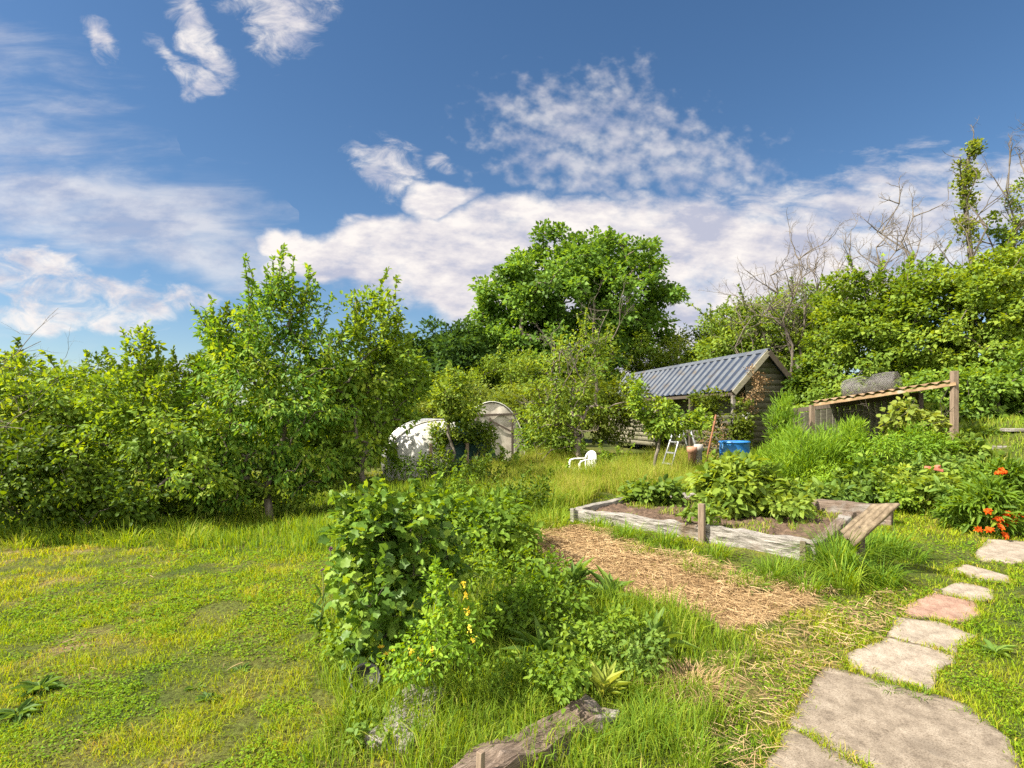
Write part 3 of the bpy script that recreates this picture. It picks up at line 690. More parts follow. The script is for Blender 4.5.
tree('maple_tree', 'tall leafy field maple at the right, under the ivy clad dead stem', 'tree', 965, 12.5,
     [(960, 312, 0, 60, 46, 1.4, 80), (1012, 285, 0, 50, 50, 1.4, 66), (940, 370, -.3, 60, 44, 1.2, 60), (1010, 370, -.2, 60, 60, 1.3, 70), (1060, 310, 0, 50, 70, 1.2, 50)], 'hazel', .092, .75, per=140, crad=.32, trunk_h=1, tr=.10, seed=43, group=HG, tone=.55, shoots=14, shoot_len=.7, flat=.6, upb=1.2)
tree('hedge_bush', 'dark green low hedge bush at the right edge behind the tall post', 'bush', 1000, 10.8,
     [(1000, 395, 0, 62, 34, .7, 60), (1050, 380, 0, 50, 44, .7, 40), (940, 400, .2, 40, 30, .6, 30)], 'apple', .095, .7, per=85, crad=.27, trunk_h=.3, tr=.05, seed=44, group=HG, tone=.25, shoots=5, shoot_len=.4)
tree('hedge_bush', 'shaded hedge bush between the shed gable and the low post of the shelter', 'bush', 800, 14.6,
     [(800, 425, 0, 26, 30, .5, 40), (826, 405, 0, 28, 44, .8, 50), (798, 390, -.5, 18, 24, .3, 24)], 'bramble', .11, .7, per=90, crad=.33, trunk_h=.4, tr=.06, seed=45, group=HG, tone=.5)
tree('hedge_bush', 'leafy hedge bush closing the garden beyond the right edge', 'bush', 1100, 11.5,
     [(1100, 350, 0, 60, 80, 1, 60), (1150, 370, 0, 60, 70, 1, 40)], 'hazel', .12, .7, per=80, crad=.36, trunk_h=.5, tr=.08, seed=46, group=HG, tone=.45)
tree('hedge_bush', 'pale green bush on the skyline between the oak and the hawthorn', 'bush', 720, 25.5,
     [(712, 355, 0, 46, 34, 1.4, 56), (750, 335, 0, 40, 36, 1.2, 44), (690, 385, 0, 50, 30, 1.4, 40), (670, 370, 0, 30, 30, 1.2, 26)], 'hazel', .14, .6, per=120, crad=.5, trunk_h=1, tr=.08, seed=47, group=HG, tone=.5, shoots=8, shoot_len=1.0, dead=(3, 1.2))
# ivy-clad dead stem and bare trees on the skyline
def bare_tree(name, label, px, Y, tops, seed, r=.05, L=1.3, leafy=None):
    rng = np.random.default_rng(seed); bx = (px-512)/F*Y; bz = gz(bx, Y); s = Y/F
    t = thing(name, label, 'tree', (bx, Y, bz-.02))
    m = MB(); first = True
    for (tx, ty, k) in tops:
        e = np.array([(tx-512)*s-bx, rng.normal(0, .3), CAMH-(ty-HOR)*s-bz])
        n = 9; q = [e*u+np.append(rng.normal(0, .035*e[2]*(.2 if u in (0, 1) else 1), 2)*(u > 0), 0) for u in np.linspace(0, 1, n)]
        tube(m, q, np.linspace(r, r*.22, n), 7, cap=False)
        for j in range(n-5, n):
            for _ in range(k):
                twigs(m, rng, q[j], np.array([rng.normal(0, 1), rng.normal(0, .7), rng.uniform(.3, 1.2)]), L*rng.uniform(.5, 1.1)*(1.1-.08*(j-4)), r*.3, 3)
    m.build('trunk', M['twig'], t, True)
    if leafy:
        lf = MB()
        for (tx, ty, rx, ry, n) in leafy:
            c = np.array([(tx-512)*s-bx, 0, CAMH-(ty-HOR)*s-bz])
            cen = c+nrm(rng.normal(0, 1, (n, 3)))*(rng.random((n, 1))**.4)*np.array([rx*s, rx*s, ry*s])
            foliage(lf, rng, cen, 42, .16, .085, .75, 'quad', c, .5)
        lf.build('crown', M['hazel'], t)
    return t
bare_tree('dead_tree', 'leafless pale tree with forked twigs left of the ivy clad stem', 905, 15.5, [(895, 205, 2), (915, 215, 2), (880, 245, 2)], 51, .06, 1.2)
bare_tree('dead_tree', 'slender bare sapling on the skyline above the hazel', 842, 15, [(846, 232, 1), (833, 268, 1)], 52, .03, .8)
bare_tree('ash_tree', 'half bare tree with reddish twigs at the top right corner', 1012, 13.6, [(1012, 165, 2), (1032, 140, 2), (990, 215, 2), (940, 215, 1)], 53, .055, 1.1, [(1006, 225, 14, 20, 10), (1024, 210, 14, 36, 14), (1030, 250, 24, 24, 20)])
bare_tree('hawthorn_tree', 'twiggy bare topped hawthorn rising behind the shed', 795, 17.5, [(792, 262, 3), (770, 275, 3), (815, 272, 3)], 54, .06, 1.4)
bare_tree('hawthorn_tree', 'thin bare hawthorn crown between the twiggy hawthorn and the oak', 745, 18, [(748, 288, 2), (735, 300, 2)], 55, .04, 1.0)
bare_tree('dead_tree', 'grey dead sapling with fine twigs above the wire roll', 872, 14.5, [(872, 235, 3), (862, 255, 2)], 56, .045, 1.0)
# ivy stem
rng = np.random.default_rng(61); Y0 = 13.2; s = Y0/F; bx = (968-512)*s; bz = gz(bx, Y0)
t = thing('ivy_clad_stem', 'slender dead stem wrapped in ivy reaching above the right hedge', 'tree', (bx, Y0, bz))
q = [np.array([(px-512)*s-bx, 0, CAMH-(py-HOR)*s-bz]) for px, py in ((968, 440), (972, 330), (974, 280), (968, 230), (964, 190), (968, 160), (973, 143))]; q[0][2] = 0
m = MB(); tube(m, q, np.linspace(.08, .03, len(q)), 7)
twigs(m, rng, q[3], (.8, 0, .8), 1.0, .02, 2); twigs(m, rng, q[4], (-.5, 0, .8), .8, .02, 2); twigs(m, rng, q[6], (.1, 0, 1), .5, .012, 2); twigs(m, rng, q[2], (-.9, 0, .6), 1.3, .02, 3)
m.build('trunk', M['bark'], t, True)
lf = MB()
for u in np.linspace(0.45, 1, 34):
    x = np.interp(u, np.linspace(0, 1, len(q)), np.arange(len(q))); i = min(int(x), len(q)-2); c = q[i]*(1-(x-i))+q[i+1]*(x-i)
    c = c+rng.normal(0, .07, 3)
    if rng.random() < .9: foliage(lf, rng, np.array([c]), int(rng.uniform(25, 75)), rng.uniform(.12, .25), .085, .85, 'quad', c-np.array([0, 0, .3]), .55)
lf.build('ivy', M['willow'], t)

# ---- fruit trees and bushes on the left
tree('pear_tree', 'tallest fruit tree on the left with yellow tinged leaves and upright top shoots', 'tree', 270, 8.6,
     [(270, 395, 0, 62, 62, .9, 70), (262, 335, 0, 46, 46, .7, 46), (292, 300, 0, 26, 34, .4, 20), (240, 450, 0, 56, 50, .9, 50), (322, 385, 0, 40, 62, .7, 44), (215, 350, 0, 22, 30, .5, 14), (225, 475, -.2, 44, 30, .5, 30), (300, 465, .1, 40, 34, .5, 34)],
     'pear', .085, .48, 'leaf', per=46, crad=.22, trunk_h=.7, tr=.06, seed=71, shoots=46, shoot_len=.62, droop=.45, spread=.2)
tree('apple_tree', 'slender fruit tree with pale trunk base right of the tall pear tree', 'tree', 363, 9.2,
     [(375, 370, 0, 44, 52, .7, 60), (372, 325, 0, 36, 32, .5, 30), (352, 425, 0, 40, 44, .7, 46), (402, 380, 0, 24, 44, .5, 30), (338, 375, .2, 26, 50, .5, 30)],
     'apple', .085, .6, 'leaf', per=38, crad=.21, trunk_h=1.0, tr=.05, seed=72, shoots=24, shoot_len=.5, tone=.5)
tree('plum_bush', 'spreading fruit bush with one tall shoot left of the pear tree', 'bush', 165, 8.3,
     [(165, 430, 0, 66, 46, .9, 64), (140, 405, 0, 42, 34, .7, 34), (200, 455, -.2, 54, 46, .8, 50), (145, 370, 0, 14, 40, .25, 16), (120, 460, -.3, 44, 36, .7, 30)],
     'apple', .074, .6, 'leaf', per=50, crad=.21, trunk_h=.35, tr=.05, seed=73, shoots=26, shoot_len=.45, tone=.5)
tree('plum_bush', 'broad leafy bush at the left edge with bare twigs over it', 'bush', 50, 8.8,
     [(55, 405, 0, 66, 38, .9, 60), (10, 400, 0, 50, 42, .9, 44), (85, 425, -.2, 50, 40, .8, 44), (40, 450, 0, 70, 36, .9, 50)],
     'apple', .085, .6, 'leaf', per=52, crad=.23, trunk_h=.35, tr=.05, seed=74, shoots=22, shoot_len=.5, tone=.58)
tree('bramble_bush', 'dark bramble thicket at the bottom of the left hedge', 'bush', 30, 7.4,
     [(30, 480, 0, 80, 40, .6, 70), (-40, 470, 0, 60, 50, .7, 50), (100, 500, .3, 50, 32, .5, 36), (20, 445, .2, 50, 16, .4, 26)],
     'bramble', .07, .65, 'leaf', per=55, crad=.21, trunk_h=.15, tr=.02, seed=75, shoots=8, shoot_len=.35, tone=.5)
tree('bramble_bush', 'bramble thicket under the pear tree and left fruit bush', 'bush', 200, 8.4,
     [(190, 495, 0, 60, 22, .5, 40), (260, 490, .3, 54, 20, .5, 36), (330, 478, .9, 40, 18, .5, 24)],
     'bramble', .065, .6, 'leaf', per=50, crad=.19, trunk_h=.1, tr=.015, seed=76, tone=.6)
# bare twigs at the upper left
rng = np.random.default_rng(77); p0 = at(-60, 415, 8.0)
t = thing('dead_branch', 'bare grey branch arching over the bush at the left edge', 'branch', tuple(p0))
m = MB()
for dx, dz, L in ((1.0, .42, 2.2), (1.0, .12, 2.0), (.9, .7, 1.6), (1.0, -.1, 1.6)):
    twigs(m, rng, (0, 0, 0), (dx, rng.normal(0, .1), dz), L, .012, 3)
m.build('twigs', M['twig'], t, True)
# ---- around the tunnels and shed
tree('young_tree', 'young apple tree standing in front of the left tunnel', 'tree', 452, 12.3,
     [(450, 392, 0, 18, 22, .4, 26), (460, 412, 0, 20, 14, .4, 18)], 'hazel', .09, .6, per=60, crad=.25, trunk_h=.7, tr=.035, seed=81, shoots=8, shoot_len=.5, tone=.55)
tree('gnarled_apple_tree', 'old gnarled apple tree with bare grey twigs below the oak', 'tree', 580, 13.4,
     [(578, 380, 0, 40, 44, .8, 50), (556, 425, 0, 32, 30, .7, 30), (594, 348, 0, 24, 28, .6, 20), (548, 395, 0, 28, 36, .6, 22)], 'hazel', .085, .6, per=40, crad=.26, trunk_h=.9, tr=.075, seed=82, shoots=10, shoot_len=.5, tone=.55, dead=(14, 1.0), bark='twig')
tree('small_apple_tree', 'small thin trunked apple tree in front of the shed wall', 'tree', 653, 10.8,
     [(652, 416, 0, 20, 20, .4, 22), (674, 424, 0, 28, 14, .4, 26), (637, 396, 0, 9, 16, .25, 11), (694, 420, 0, 12, 11, .3, 12)], 'apple', .08, .6, 'leaf', per=46, crad=.17, trunk_h=.7, tr=.032, seed=83, shoots=9, shoot_len=.32, tone=.55)
tree('laurel_bush', 'leafy bush between the chair and the shed corner', 'bush', 570, 14.2,
     [(556, 442, 0, 32, 16, .6, 32), (536, 432, 0, 20, 24, .5, 22)], 'apple', .08, .6, per=60, crad=.24, trunk_h=.2, tr=.03, seed=84, tone=.45)
P_ = dict(parts=('stems', 'leaves'), trunk_h=.05, bark='stem')
tree('ivy_mound', 'dark ivy and bramble heaped over the green netting', 'ivy', 462, 12.6,
     [(462, 432, 0, 32, 9, .35, 34), (482, 436, 0, 14, 16, .3, 18), (440, 440, 0, 10, 10, .3, 12)], 'bramble', .06, .7, per=60, crad=.18, trunk_h=.2, tr=.015, seed=85, parts=('stems', 'leaves'), tone=.65)
for i, (px, py, Y, rx, ry, mt_, lab) in enumerate(((405, 466, 11.9, 26, 12, 'rasp', 'nettles hiding the left foot of the low tunnel'), (442, 462, 12.0, 20, 14, 'bramble', 'bramble shoots before the door posts of the low tunnel'), (505, 465, 12.6, 18, 10, 'rasp', 'nettles at the foot of the beige tunnel end'), (474, 470, 11.6, 16, 10, 'bramble', 'dark weeds right of the netting'), (612, 458, 12.8, 18, 8, 'rasp', 'weeds along the shed wall right of the chair'))):
    tree('weed_clump', lab, 'weeds', px, Y, [(px, py, 0, rx, ry, .3, 22)], mt_, .07, .6, 'leaf', per=26, crad=.16, tr=.006, seed=190+i, tone=.5, upb=.9, group='weeds around the tunnels', shoots=6, shoot_len=.35, **P_)
for i, (px, py, Y, rx, ry, mt_, lab) in enumerate(((522, 492, 7.6, 34, 16, 'bramble', 'dark bramble mound in the rough grass left of the raised bed corner'), (455, 492, 8.6, 38, 14, 'rasp', 'nettle bank in the rough grass between slender fruit tree and brambles'), (490, 482, 9.6, 40, 12, 'bramble', 'bramble bank in the rough grass below the netting'), (545, 478, 10.4, 26, 9, 'rasp', 'weedy hump in the meadow left of the white chair'))):
    tree('weed_clump', lab, 'weeds', px, Y, [(px, py, 0, rx, ry, .4, 34)], mt_, .055, .55, 'leaf', per=26, crad=.15, tr=.006, seed=230+i, tone=.55, upb=.8, group='weeds in the rough grass', shoots=12, shoot_len=.30, **P_)
# ---- beds and weeds
tree('currant_bush', 'blackcurrant bush with big glossy lobed leaves in the foreground', 'bush', 392, 3.55,
     [(398, 535, 0, 54, 40, .28, 62), (375, 590, -.05, 42, 52, .28, 58), (425, 560, .1, 40, 46, .28, 40), (362, 525, .05, 32, 28, .25, 24), (385, 640, -.05, 40, 26, .25, 24)],
     'currant', .054, 1.0, 'lobed', per=14, crad=.095, tr=.012, seed=91, parts=('stems', 'leaves'), trunk_h=.06, bark='bark', tone=.5, upb=.8, droop=.35, shoots=16, shoot_len=.22, spread=.24)
tree('raspberry_plant', 'raspberry canes behind the blackcurrant bush', 'plant', 495, 5.1,
     [(498, 522, 0, 36, 22, .35, 34), (465, 518, .2, 30, 22, .35, 24), (515, 548, .1, 20, 22, .25, 14)], 'rasp', .07, .62, 'leaf', per=22, crad=.12, tr=.010, seed=92, upb=1.1, **P_)
tree('raspberry_plant', 'low raspberry suckers beside the straw patch, in front of the arching grass', 'plant', 470, 5.7,
     [(450, 515, 0, 34, 22, .3, 26), (490, 505, 0, 30, 16, .3, 20)], 'rasp', .065, .62, 'leaf', per=20, crad=.12, tr=.008, seed=93, upb=1.1, **P_)
tree('mustard_plant', 'yellow green flowering mustard in front of the blackcurrant', 'plant', 450, 3.05,
     [(446, 630, 0, 34, 26, .2, 24), (420, 650, 0, 34, 20, .2, 22), (472, 636, .05, 18, 32, .14, 16), (400, 658, 0, 24, 16, .15, 14), (440, 585, .05, 16, 18, .1, 8)], 'fern', .032, .55, 'leaf', per=17, crad=.07, tr=.006, seed=94, tone=.40, shoots=18, shoot_len=.16, spread=.26, **P_)
tree('bindweed_clump', 'low leafy weeds carpeting the bed between mustard and straw patch', 'plant', 560, 3.9,
     [(540, 600, 0, 60, 18, .35, 40), (520, 575, .3, 60, 14, .35, 30), (590, 625, -.1, 50, 14, .3, 30), (540, 655, -.5, 50, 12, .25, 24)], 'rasp', .04, .6, 'leaf', per=24, crad=.09, tr=.004, seed=95, tone=.45, **P_)
for i, (px, py, Y, rx, ry, mt_, tn, lab) in enumerate(((600, 625, 3.6, 40, 14, 'rasp', .7, 'pale nettles right of the docks in the weedy bed'), (520, 600, 3.9, 34, 22, 'fern', .3, 'sunlit leafy weed behind the mustard'), (640, 650, 3.4, 34, 14, 'dock', .7, 'chickweed patch behind the dead grass tuft'),
        (475, 560, 4.4, 30, 20, 'rasp', .75, 'light green nettles between blackcurrant and raspberries'), (565, 670, 3.1, 30, 10, 'rasp', .6, 'low weeds left of the pale lettuce'), (385, 725, 2.85, 34, 8, 'dock', .7, 'broad leaved weeds around the split sleeper'), (345, 640, 3.6, 18, 20, 'rasp', .7, 'weeds at the left foot of the blackcurrant'))):
    tree('weed_clump', lab, 'weeds', px, Y, [(px, py, 0, rx, ry, .2, 26)], mt_, .036, .6, 'leaf', per=20, crad=.075, tr=.004, seed=170+i, tone=tn, upb=1.0, group='leafy weeds in the foreground bed', shoots=5, shoot_len=.10, **P_)
def rosette(name, label, cat, x, y, n, L, W, mat, seed, up=(.5, 1.1), tpl='strap', group=None, tone=.5, stalk=None):
    rng = np.random.default_rng(seed)
    t = thing(name, label, cat, (x, y, gz(x, y)-.01), rng.uniform(0, 6), group)
    m = MB(); a = rng.uniform(0, 2*math.pi, n); e = rng.uniform(*up, n)
    D = np.stack([np.cos(a)*np.cos(e), np.sin(a)*np.cos(e), np.sin(e)], 1)
    Nn = np.stack([-np.cos(a)*np.sin(e), -np.sin(a)*np.sin(e), np.cos(e)], 1)+rng.normal(0, .2, (n, 3))
    Ls = L*rng.uniform(.5, 1.1, n)
    leaves(m, D*.015, D, Nn, Ls, Ls*W, tpl, np.clip(tone+rng.normal(0, .22, n), 0, 1), 1.6)
    m.build('leaves', M[mat], t)
    if stalk:
        s_ = MB()
        for _ in range(stalk):
            q = [np.array([0, 0, 0])]; d_ = np.array([rng.normal(0, .25), rng.normal(0, .25), 1])
            for i in range(5): d_ = d_+rng.normal(0, .08, 3); q.append(q[-1]+nrm(d_)*L*1.1/5)
            tube(s_, q, np.linspace(.006, .003, 6), 5)
        s_.build('stalk', M['stem'], t, True)
    return t
DG = 'dock and comfrey plants in the weedy bed'
docks = [(560, 592, 'upright dock in the middle of the weedy bed'), (655, 628, 'dock nearest the dead grass tuft'), (575, 565, 'broad dock with pale leaves at the edge of the straw patch'), (610, 578, 'dock leaning over the straw patch edge'), (540, 640, 'dark dock in the shade beside the mustard'), (510, 615, 'narrow dock right of the mustard plant'), (625, 605, 'small dock below the straw patch corner'), (585, 640, 'dark dock behind the pale lettuce')]
for i, (px, py, lab) in enumerate(docks):
    x, y = gp(px, py+22)
    rosette('dock_plant', lab, 'plant', x, y, 22+i % 3*6, .27 if i not in (6,) else .17, .19, 'dock', 100+i, (.3, 1.45), 'leaf', DG, stalk=2 if i in (0, 5) else None)
x, y = gp(602, 700); rosette('lettuce_plant', 'pale yellow green bolted lettuce behind the near edging sleeper', 'plant', x, y, 34, .21, .22, 'pale', 120, (.7, 1.5), 'leaf')
def strapclump(name, label, x, y, n, L, W, mat, seed, spread=.1, bend=(.4, 1.3), tone=.6, cat='grass tuft', group=None):
    rng = np.random.default_rng(seed); t = tag(MBobj(name, n, L, W, mat, rng, x, y, spread, bend, tone), label, cat, group); return t
def MBobj(name, n, L, W, mat, rng, x, y, spread, bend, tone):
    m = MB(); a = rng.uniform(0, 6.283, n); r_ = spread*np.sqrt(rng.random(n))
    P = np.stack([np.cos(a)*r_, np.sin(a)*r_, np.zeros(n)], 1)
    H = L*rng.uniform(.45, 1.1, n); be = rng.uniform(*bend, n); az = a+rng.normal(0, .5, n)
    k = 6; dv = np.stack([np.cos(az), np.sin(az), np.zeros(n)], 1); sd = np.stack([-np.sin(az), np.cos(az), np.zeros(n)], 1)
    V = []
    for i in range(k):
        u = i/(k-1)
        c = P+dv*(H*be*.75*u**1.8)[:, None]+np.array([0, 0, 1.0])*(H*(u-.55*np.minimum(be, 1.25)*u**2.6))[:, None]
        w = W*(1-u**2.2)*.5+.0004
        V += [c-sd*w, c+sd*w]
    V = np.stack(V, 1).reshape(-1, 3); o = (np.arange(n)*2*k)[:, None]
    m.add(V, [np.concatenate([np.array([[2*i, 2*i+1, 2*i+3, 2*i+2]])+o for i in range(k-1)])], np.repeat(np.clip(tone+rng.normal(0, .18, n), 0, 1), 2*k))
    ob = m.build(name, M[mat]); ob.location = (x, y, gz(x, y)-.015); return ob
TG = 'grass tufts around the beds'
tufts = [(480, 497, 170, .55, .008, .25, 'tall wispy grass over the bramble bank in the middle', .6), (510, 504, 170, .55, .008, .22, 'tall wispy grass on the left of the dark bramble mound', .55), (548, 500, 150, .5, .008, .22, 'tall wispy grass on the right of the dark bramble mound', .5), (430, 500, 150, .45, .008, .22, 'tall wispy grass in front of the nettle bank', .6), (838, 572, 240, .62, .0085, .16, 'big clump of long arching grass blades in front of the tilted board', .92), (862, 560, 200, .46, .0085, .14, 'dense dark grass filling the space under the tilted board', .95), (888, 553, 200, .40, .0085, .16, 'dense grass right below the high end of the tilted board', .9), (905, 560, 150, .26, .0085, .16, 'shaded grass right of the tilted board', .95), (450, 508, 160, .62, .009, .25, 'tall dark grass mass between slender fruit tree and raspberry canes', .8), (540, 512, 160, .58, .009, .25, 'tall dark grass mass left of the straw patch', .8), (495, 512, 170, .66, .009, .25, 'tall dark grass mass directly behind the raspberry canes', .75),
         (440, 690, 150, .17, .004, .10, 'low tuft between mustard and split sleeper', .7), (560, 700, 140, .16, .004, .09, 'grass hanging over the far end of the near sleeper', .6), (470, 745, 120, .13, .004, .07, 'grass over the middle of the near sleeper', .6), (405, 700, 140, .16, .004, .09, 'grass hanging over the split sleeper', .7), (600, 735, 140, .15, .004, .10, 'grass in front of the near sleeper end', .8),
         (635, 690, 130, .19, .004, .12, 'green tuft between the lettuce and the dead grass', .75), (530, 690, 130, .2, .004, .12, 'grass behind the middle of the near sleeper', .75), (838, 578, 150, .36, .008, .12, 'dark tuft under the low end of the tilted board', .9), (880, 583, 150, .32, .008, .13, 'dark tuft hiding the prop of the tilted board', .9),
         (640, 552, 110, .2, .006, .15, 'tuft covering the foot of the left half of the front sleeper', .7), (750, 585, 120, .2, .006, .14, 'tuft covering the foot of the right half of the front sleeper', .75), (690, 565, 90, .15, .006, .15, 'tuft near the join of the two front sleepers', .65), (512, 552, 150, .62, .010, .16, 'big arching grass clump behind the raspberry canes', .55), (555, 530, 110, .46, .009, .14, 'arching grass clump left of the raised bed corner', .6),
         (622, 540, 150, .30, .007, .12, 'thick green tuft against the far end of the front sleeper', .85), (600, 533, 70, .2, .006, .10, 'short tuft at the left corner of the raised bed', .7),
         (668, 556, 80, .16, .006, .13, 'low tuft in the middle of the front sleeper', .75), (700, 572, 110, .17, .006, .16, 'spreading tuft left of the tall stake', .7),
         (772, 580, 150, .33, .007, .12, 'tall dark tuft before the end block of the sleeper', .85), (805, 592, 120, .30, .008, .12, 'tuft right below the sleeper end', .8),
         (842, 590, 130, .46, .008, .12, 'arching long bladed tuft beside the tilted board', .7), (730, 582, 90, .18, .006, .14, 'tuft growing around the foot of the tall stake', .7),
         (872, 575, 110, .26, .007, .17, 'shaded tuft under the tilted board', .85), (465, 503, 120, .45, .010, .22, 'tall grass clump in front of the green netting', .5),
         (530, 495, 120, .6, .010, .22, 'tall grass clump below the pale tunnel end', .5), (415, 500, 90, .34, .010, .2, 'grass clump right of the slender fruit tree trunk', .6),
         (715, 712, 110, .20, .005, .13, 'grass tuft at the near end of the path side dry patch', .8), (650, 735, 120, .24, .005, .10, 'grass tuft before the front edging sleeper', .8), (690, 760, 120, .2, .005, .12, 'grass tuft at the bottom edge of the garden view', .7),
         (350, 735, 120, .20, .005, .12, 'grass tuft left of the split edging sleeper', .65), (365, 700, 110, .2, .005, .1, 'grass tuft hiding the black pot', .6), (520, 715, 130, .2, .0045, .12, 'grass tuft in the bed behind the edging sleeper', .8), (485, 700, 110, .17, .0045, .1, 'grass tuft between the two edging sleepers', .8),
         (890, 690, 45, .09, .005, .06, 'small tuft in the joint behind the largest slab', .85), (920, 697, 45, .10, .005, .06, 'leafy tuft near the broken corner of the pale slab', .9), (970, 718, 40, .07, .004, .07, 'small tuft at the right side of the largest slab', .7), (845, 765, 26, .05, .004, .03, 'tiny tuft in the crack between the two nearest slabs', .9)]
where = ['at the far left under the bramble thicket', 'under the left edge of the fruit bush', 'in front of the left bramble thicket', 'below the tall shoot of the fruit bush', 'left of the pear tree trunk', 'right of the pear tree trunk', 'between the two fruit trees', 'before the pale trunk base', 'in the light gap of the hedge', 'below the right flank of the pear tree']
for j, (px, py) in enumerate(((20, 548), (85, 540), (125, 545), (160, 535), (215, 530), (262, 524), (305, 520), (352, 516), (185, 545), (330, 535))):
    tufts.append((px, py, 130, .30+.05*(j % 3), .008, .26, 'long seeding grass '+where[j], .5+.06*(j % 4)))
for j, (px, py, w_) in enumerate(((597, 528, 'left end'), (630, 538, 'left third'), (664, 545, 'middle'), (716, 556, 'right of the middle'), (784, 572, 'right end'), (822, 574, 'far right corner'))):
    tufts.append((px, py, 150, .24+.03*(j % 3), .007, .15, 'lush grass along the %s of the raised bed front' % w_, .72+.04*(j % 3)))
for i, (px, py, n, L, W, sp, lab, tn) in enumerate(tufts):
    x, y = gp(px, py); strapclump('grass_tuft', lab, x, y, n, L, W, 'tall', 200+i, sp, (.3, 1.4), tn, group=TG)
x, y = gp(690, 690); strapclump('dead_grass_tuft', 'flattened straw coloured dead grass tuft right of the lettuce', x, y, 420, .20, .004, 'straw', 240, .17, (.8, 1.7), .4)
# vegetables
tree('potato_plant', 'big leafy potato clump in the raised bed behind the tall stake', 'plant', 742, 7.1,
     [(742, 485, 0, 46, 22, .4, 60), (722, 495, -.2, 32, 16, .3, 30), (772, 500, -.1, 28, 14, .3, 24), (738, 470, .2, 34, 14, .3, 26)], 'veg', .115, .68, 'leaf', per=22, crad=.13, tr=.012, seed=131, tone=.66, spread=.24, upb=1.1, **P_)
tree('potato_plant', 'small dark leaved potato clump left of the big one', 'plant', 655, 7.9,
     [(655, 492, 0, 32, 12, .35, 34)], 'veg', .11, .68, 'leaf', per=18, crad=.13, tr=.01, seed=132, upb=1.1, tone=.3, **P_)
tree('potato_plant', 'sprawling young potato at the right rear of the raised bed', 'plant', 788, 6.6, [(788, 505, 0, 26, 9, .25, 24)], 'veg', .085, .68, 'leaf', per=14, crad=.11, tr=.008, seed=138, upb=1.1, tone=.7, **P_)
tree('potato_plant', 'small potato sprout just behind the tall tan stake', 'plant', 715, 6.2, [(705, 512, 0, 22, 7, .2, 16)], 'veg', .075, .68, 'leaf', per=14, crad=.10, tr=.006, seed=139, upb=1.1, tone=.6, **P_)
tree('fennel_plant', 'feathery yellow green fennel mass before the compost shelter', 'plant', 815, 9.6,
     [(815, 455, 0, 50, 26, .5, 90), (790, 465, -.1, 40, 20, .4, 50), (840, 465, 0, 30, 18, .4, 30)], 'fern', .13, .10, 'quad', per=90, crad=.20, tr=.01, seed=133, upb=.1, droop=-1.2, **P_)
tree('fennel_plant', 'taller single fennel spire beside the shed gable', 'plant', 782, 10.4,
     [(782, 425, 0, 12, 28, .15, 26)], 'fern', .12, .10, 'quad', per=80, crad=.15, tr=.01, seed=134, upb=.1, droop=-1.2, tone=.35, **P_)
tree('fennel_plant', 'single feathery shoot in front of the dark shelter opening', 'plant', 853, 9.3,
     [(853, 438, 0, 10, 22, .12, 20)], 'fern', .11, .10, 'quad', per=80, crad=.13, tr=.01, seed=135, upb=.1, droop=-1.2, tone=.6, **P_)
tree('goldenrod_plant', 'yellowish green bushy weeds below the slanted rail', 'plant', 900, 8.9,
     [(900, 450, 0, 48, 24, .5, 70), (925, 440, .1, 30, 16, .4, 30)], 'fern', .07, .3, 'leaf', per=34, crad=.16, tr=.01, seed=136, tone=.35, **P_)
tree('squash_plant', 'yellow leaved climbing squash under the slanted rail', 'plant', 912, 9.5,
     [(908, 418, 0, 24, 18, .3, 30), (925, 428, 0, 22, 16, .3, 24)], 'pale', .10, .9, 'leaf', per=14, crad=.14, tr=.01, seed=137, tone=.25, **P_)
vegs = [(790, 494, 7.8, 22, 10, 'veg', .6, .09, .62, 'leafy cabbage clump behind the left end of the far sleeper'), (835, 497, 7.5, 20, 9, 'dock', .75, .13, .45, 'pale chard just behind the middle of the far sleeper'), (860, 485, 7.9, 26, 11, 'veg', .35, .10, .7, 'dark broccoli clump behind the far sleeper'), (893, 492, 7.5, 20, 8, 'rasp', .45, .06, .7, 'small leaved strawberry patch at the right end of the far sleeper'),
        (905, 476, 8.1, 22, 9, 'hazel', .5, .07, .6, 'bean row in the middle of the vegetable plot'), (938, 486, 7.3, 24, 9, 'veg', .75, .11, .5, 'light green lettuce row left of the large poppies'), (940, 464, 8.4, 30, 9, 'dock', .8, .10, .4, 'silvery leaved chard under the pale kerb level'), (968, 480, 7.4, 16, 8, 'rasp', .6, .06, .7, 'strawberry patch above the large poppies'),
        (968, 452, 8.8, 14, 9, 'veg', .5, .11, .7, 'marrow plant in front of the right terrace boards'), (935, 442, 9.2, 28, 13, 'willow', .6, .07, .4, 'sunlit leafy weeds at the foot of the tall post'), (872, 466, 8.7, 28, 11, 'rasp', .3, .09, .6, 'dark chard row behind the broccoli'), (970, 437, 9.6, 24, 12, 'hazel', .35, .12, .25, 'long leaved weeds right of the tall post'), (825, 478, 8.3, 24, 10, 'fern', .55, .06, .3, 'feathery seedlings between fennel and cabbages'), (960, 499, 6.8, 18, 10, 'dock', .7, .12, .4, 'broad pale leaves left of the large poppies')]
for i, (px, py, Y, rx, ry, mt_, tn, lf_, asp_, lab) in enumerate(vegs):
    tree('vegetable_plant', lab, 'plant', px, Y, [(px, py, 0, rx, ry, .28, 26), (px+6, py+4, -.15, rx*.7, ry*.8, .2, 10)], mt_, lf_, asp_, 'leaf', per=int(15*(.1/lf_)), crad=.11, tr=.007, seed=140+i, tone=tn, upb=.8, group='vegetables on the right plot', spread=.22, shoots=3, shoot_len=.16, **P_)
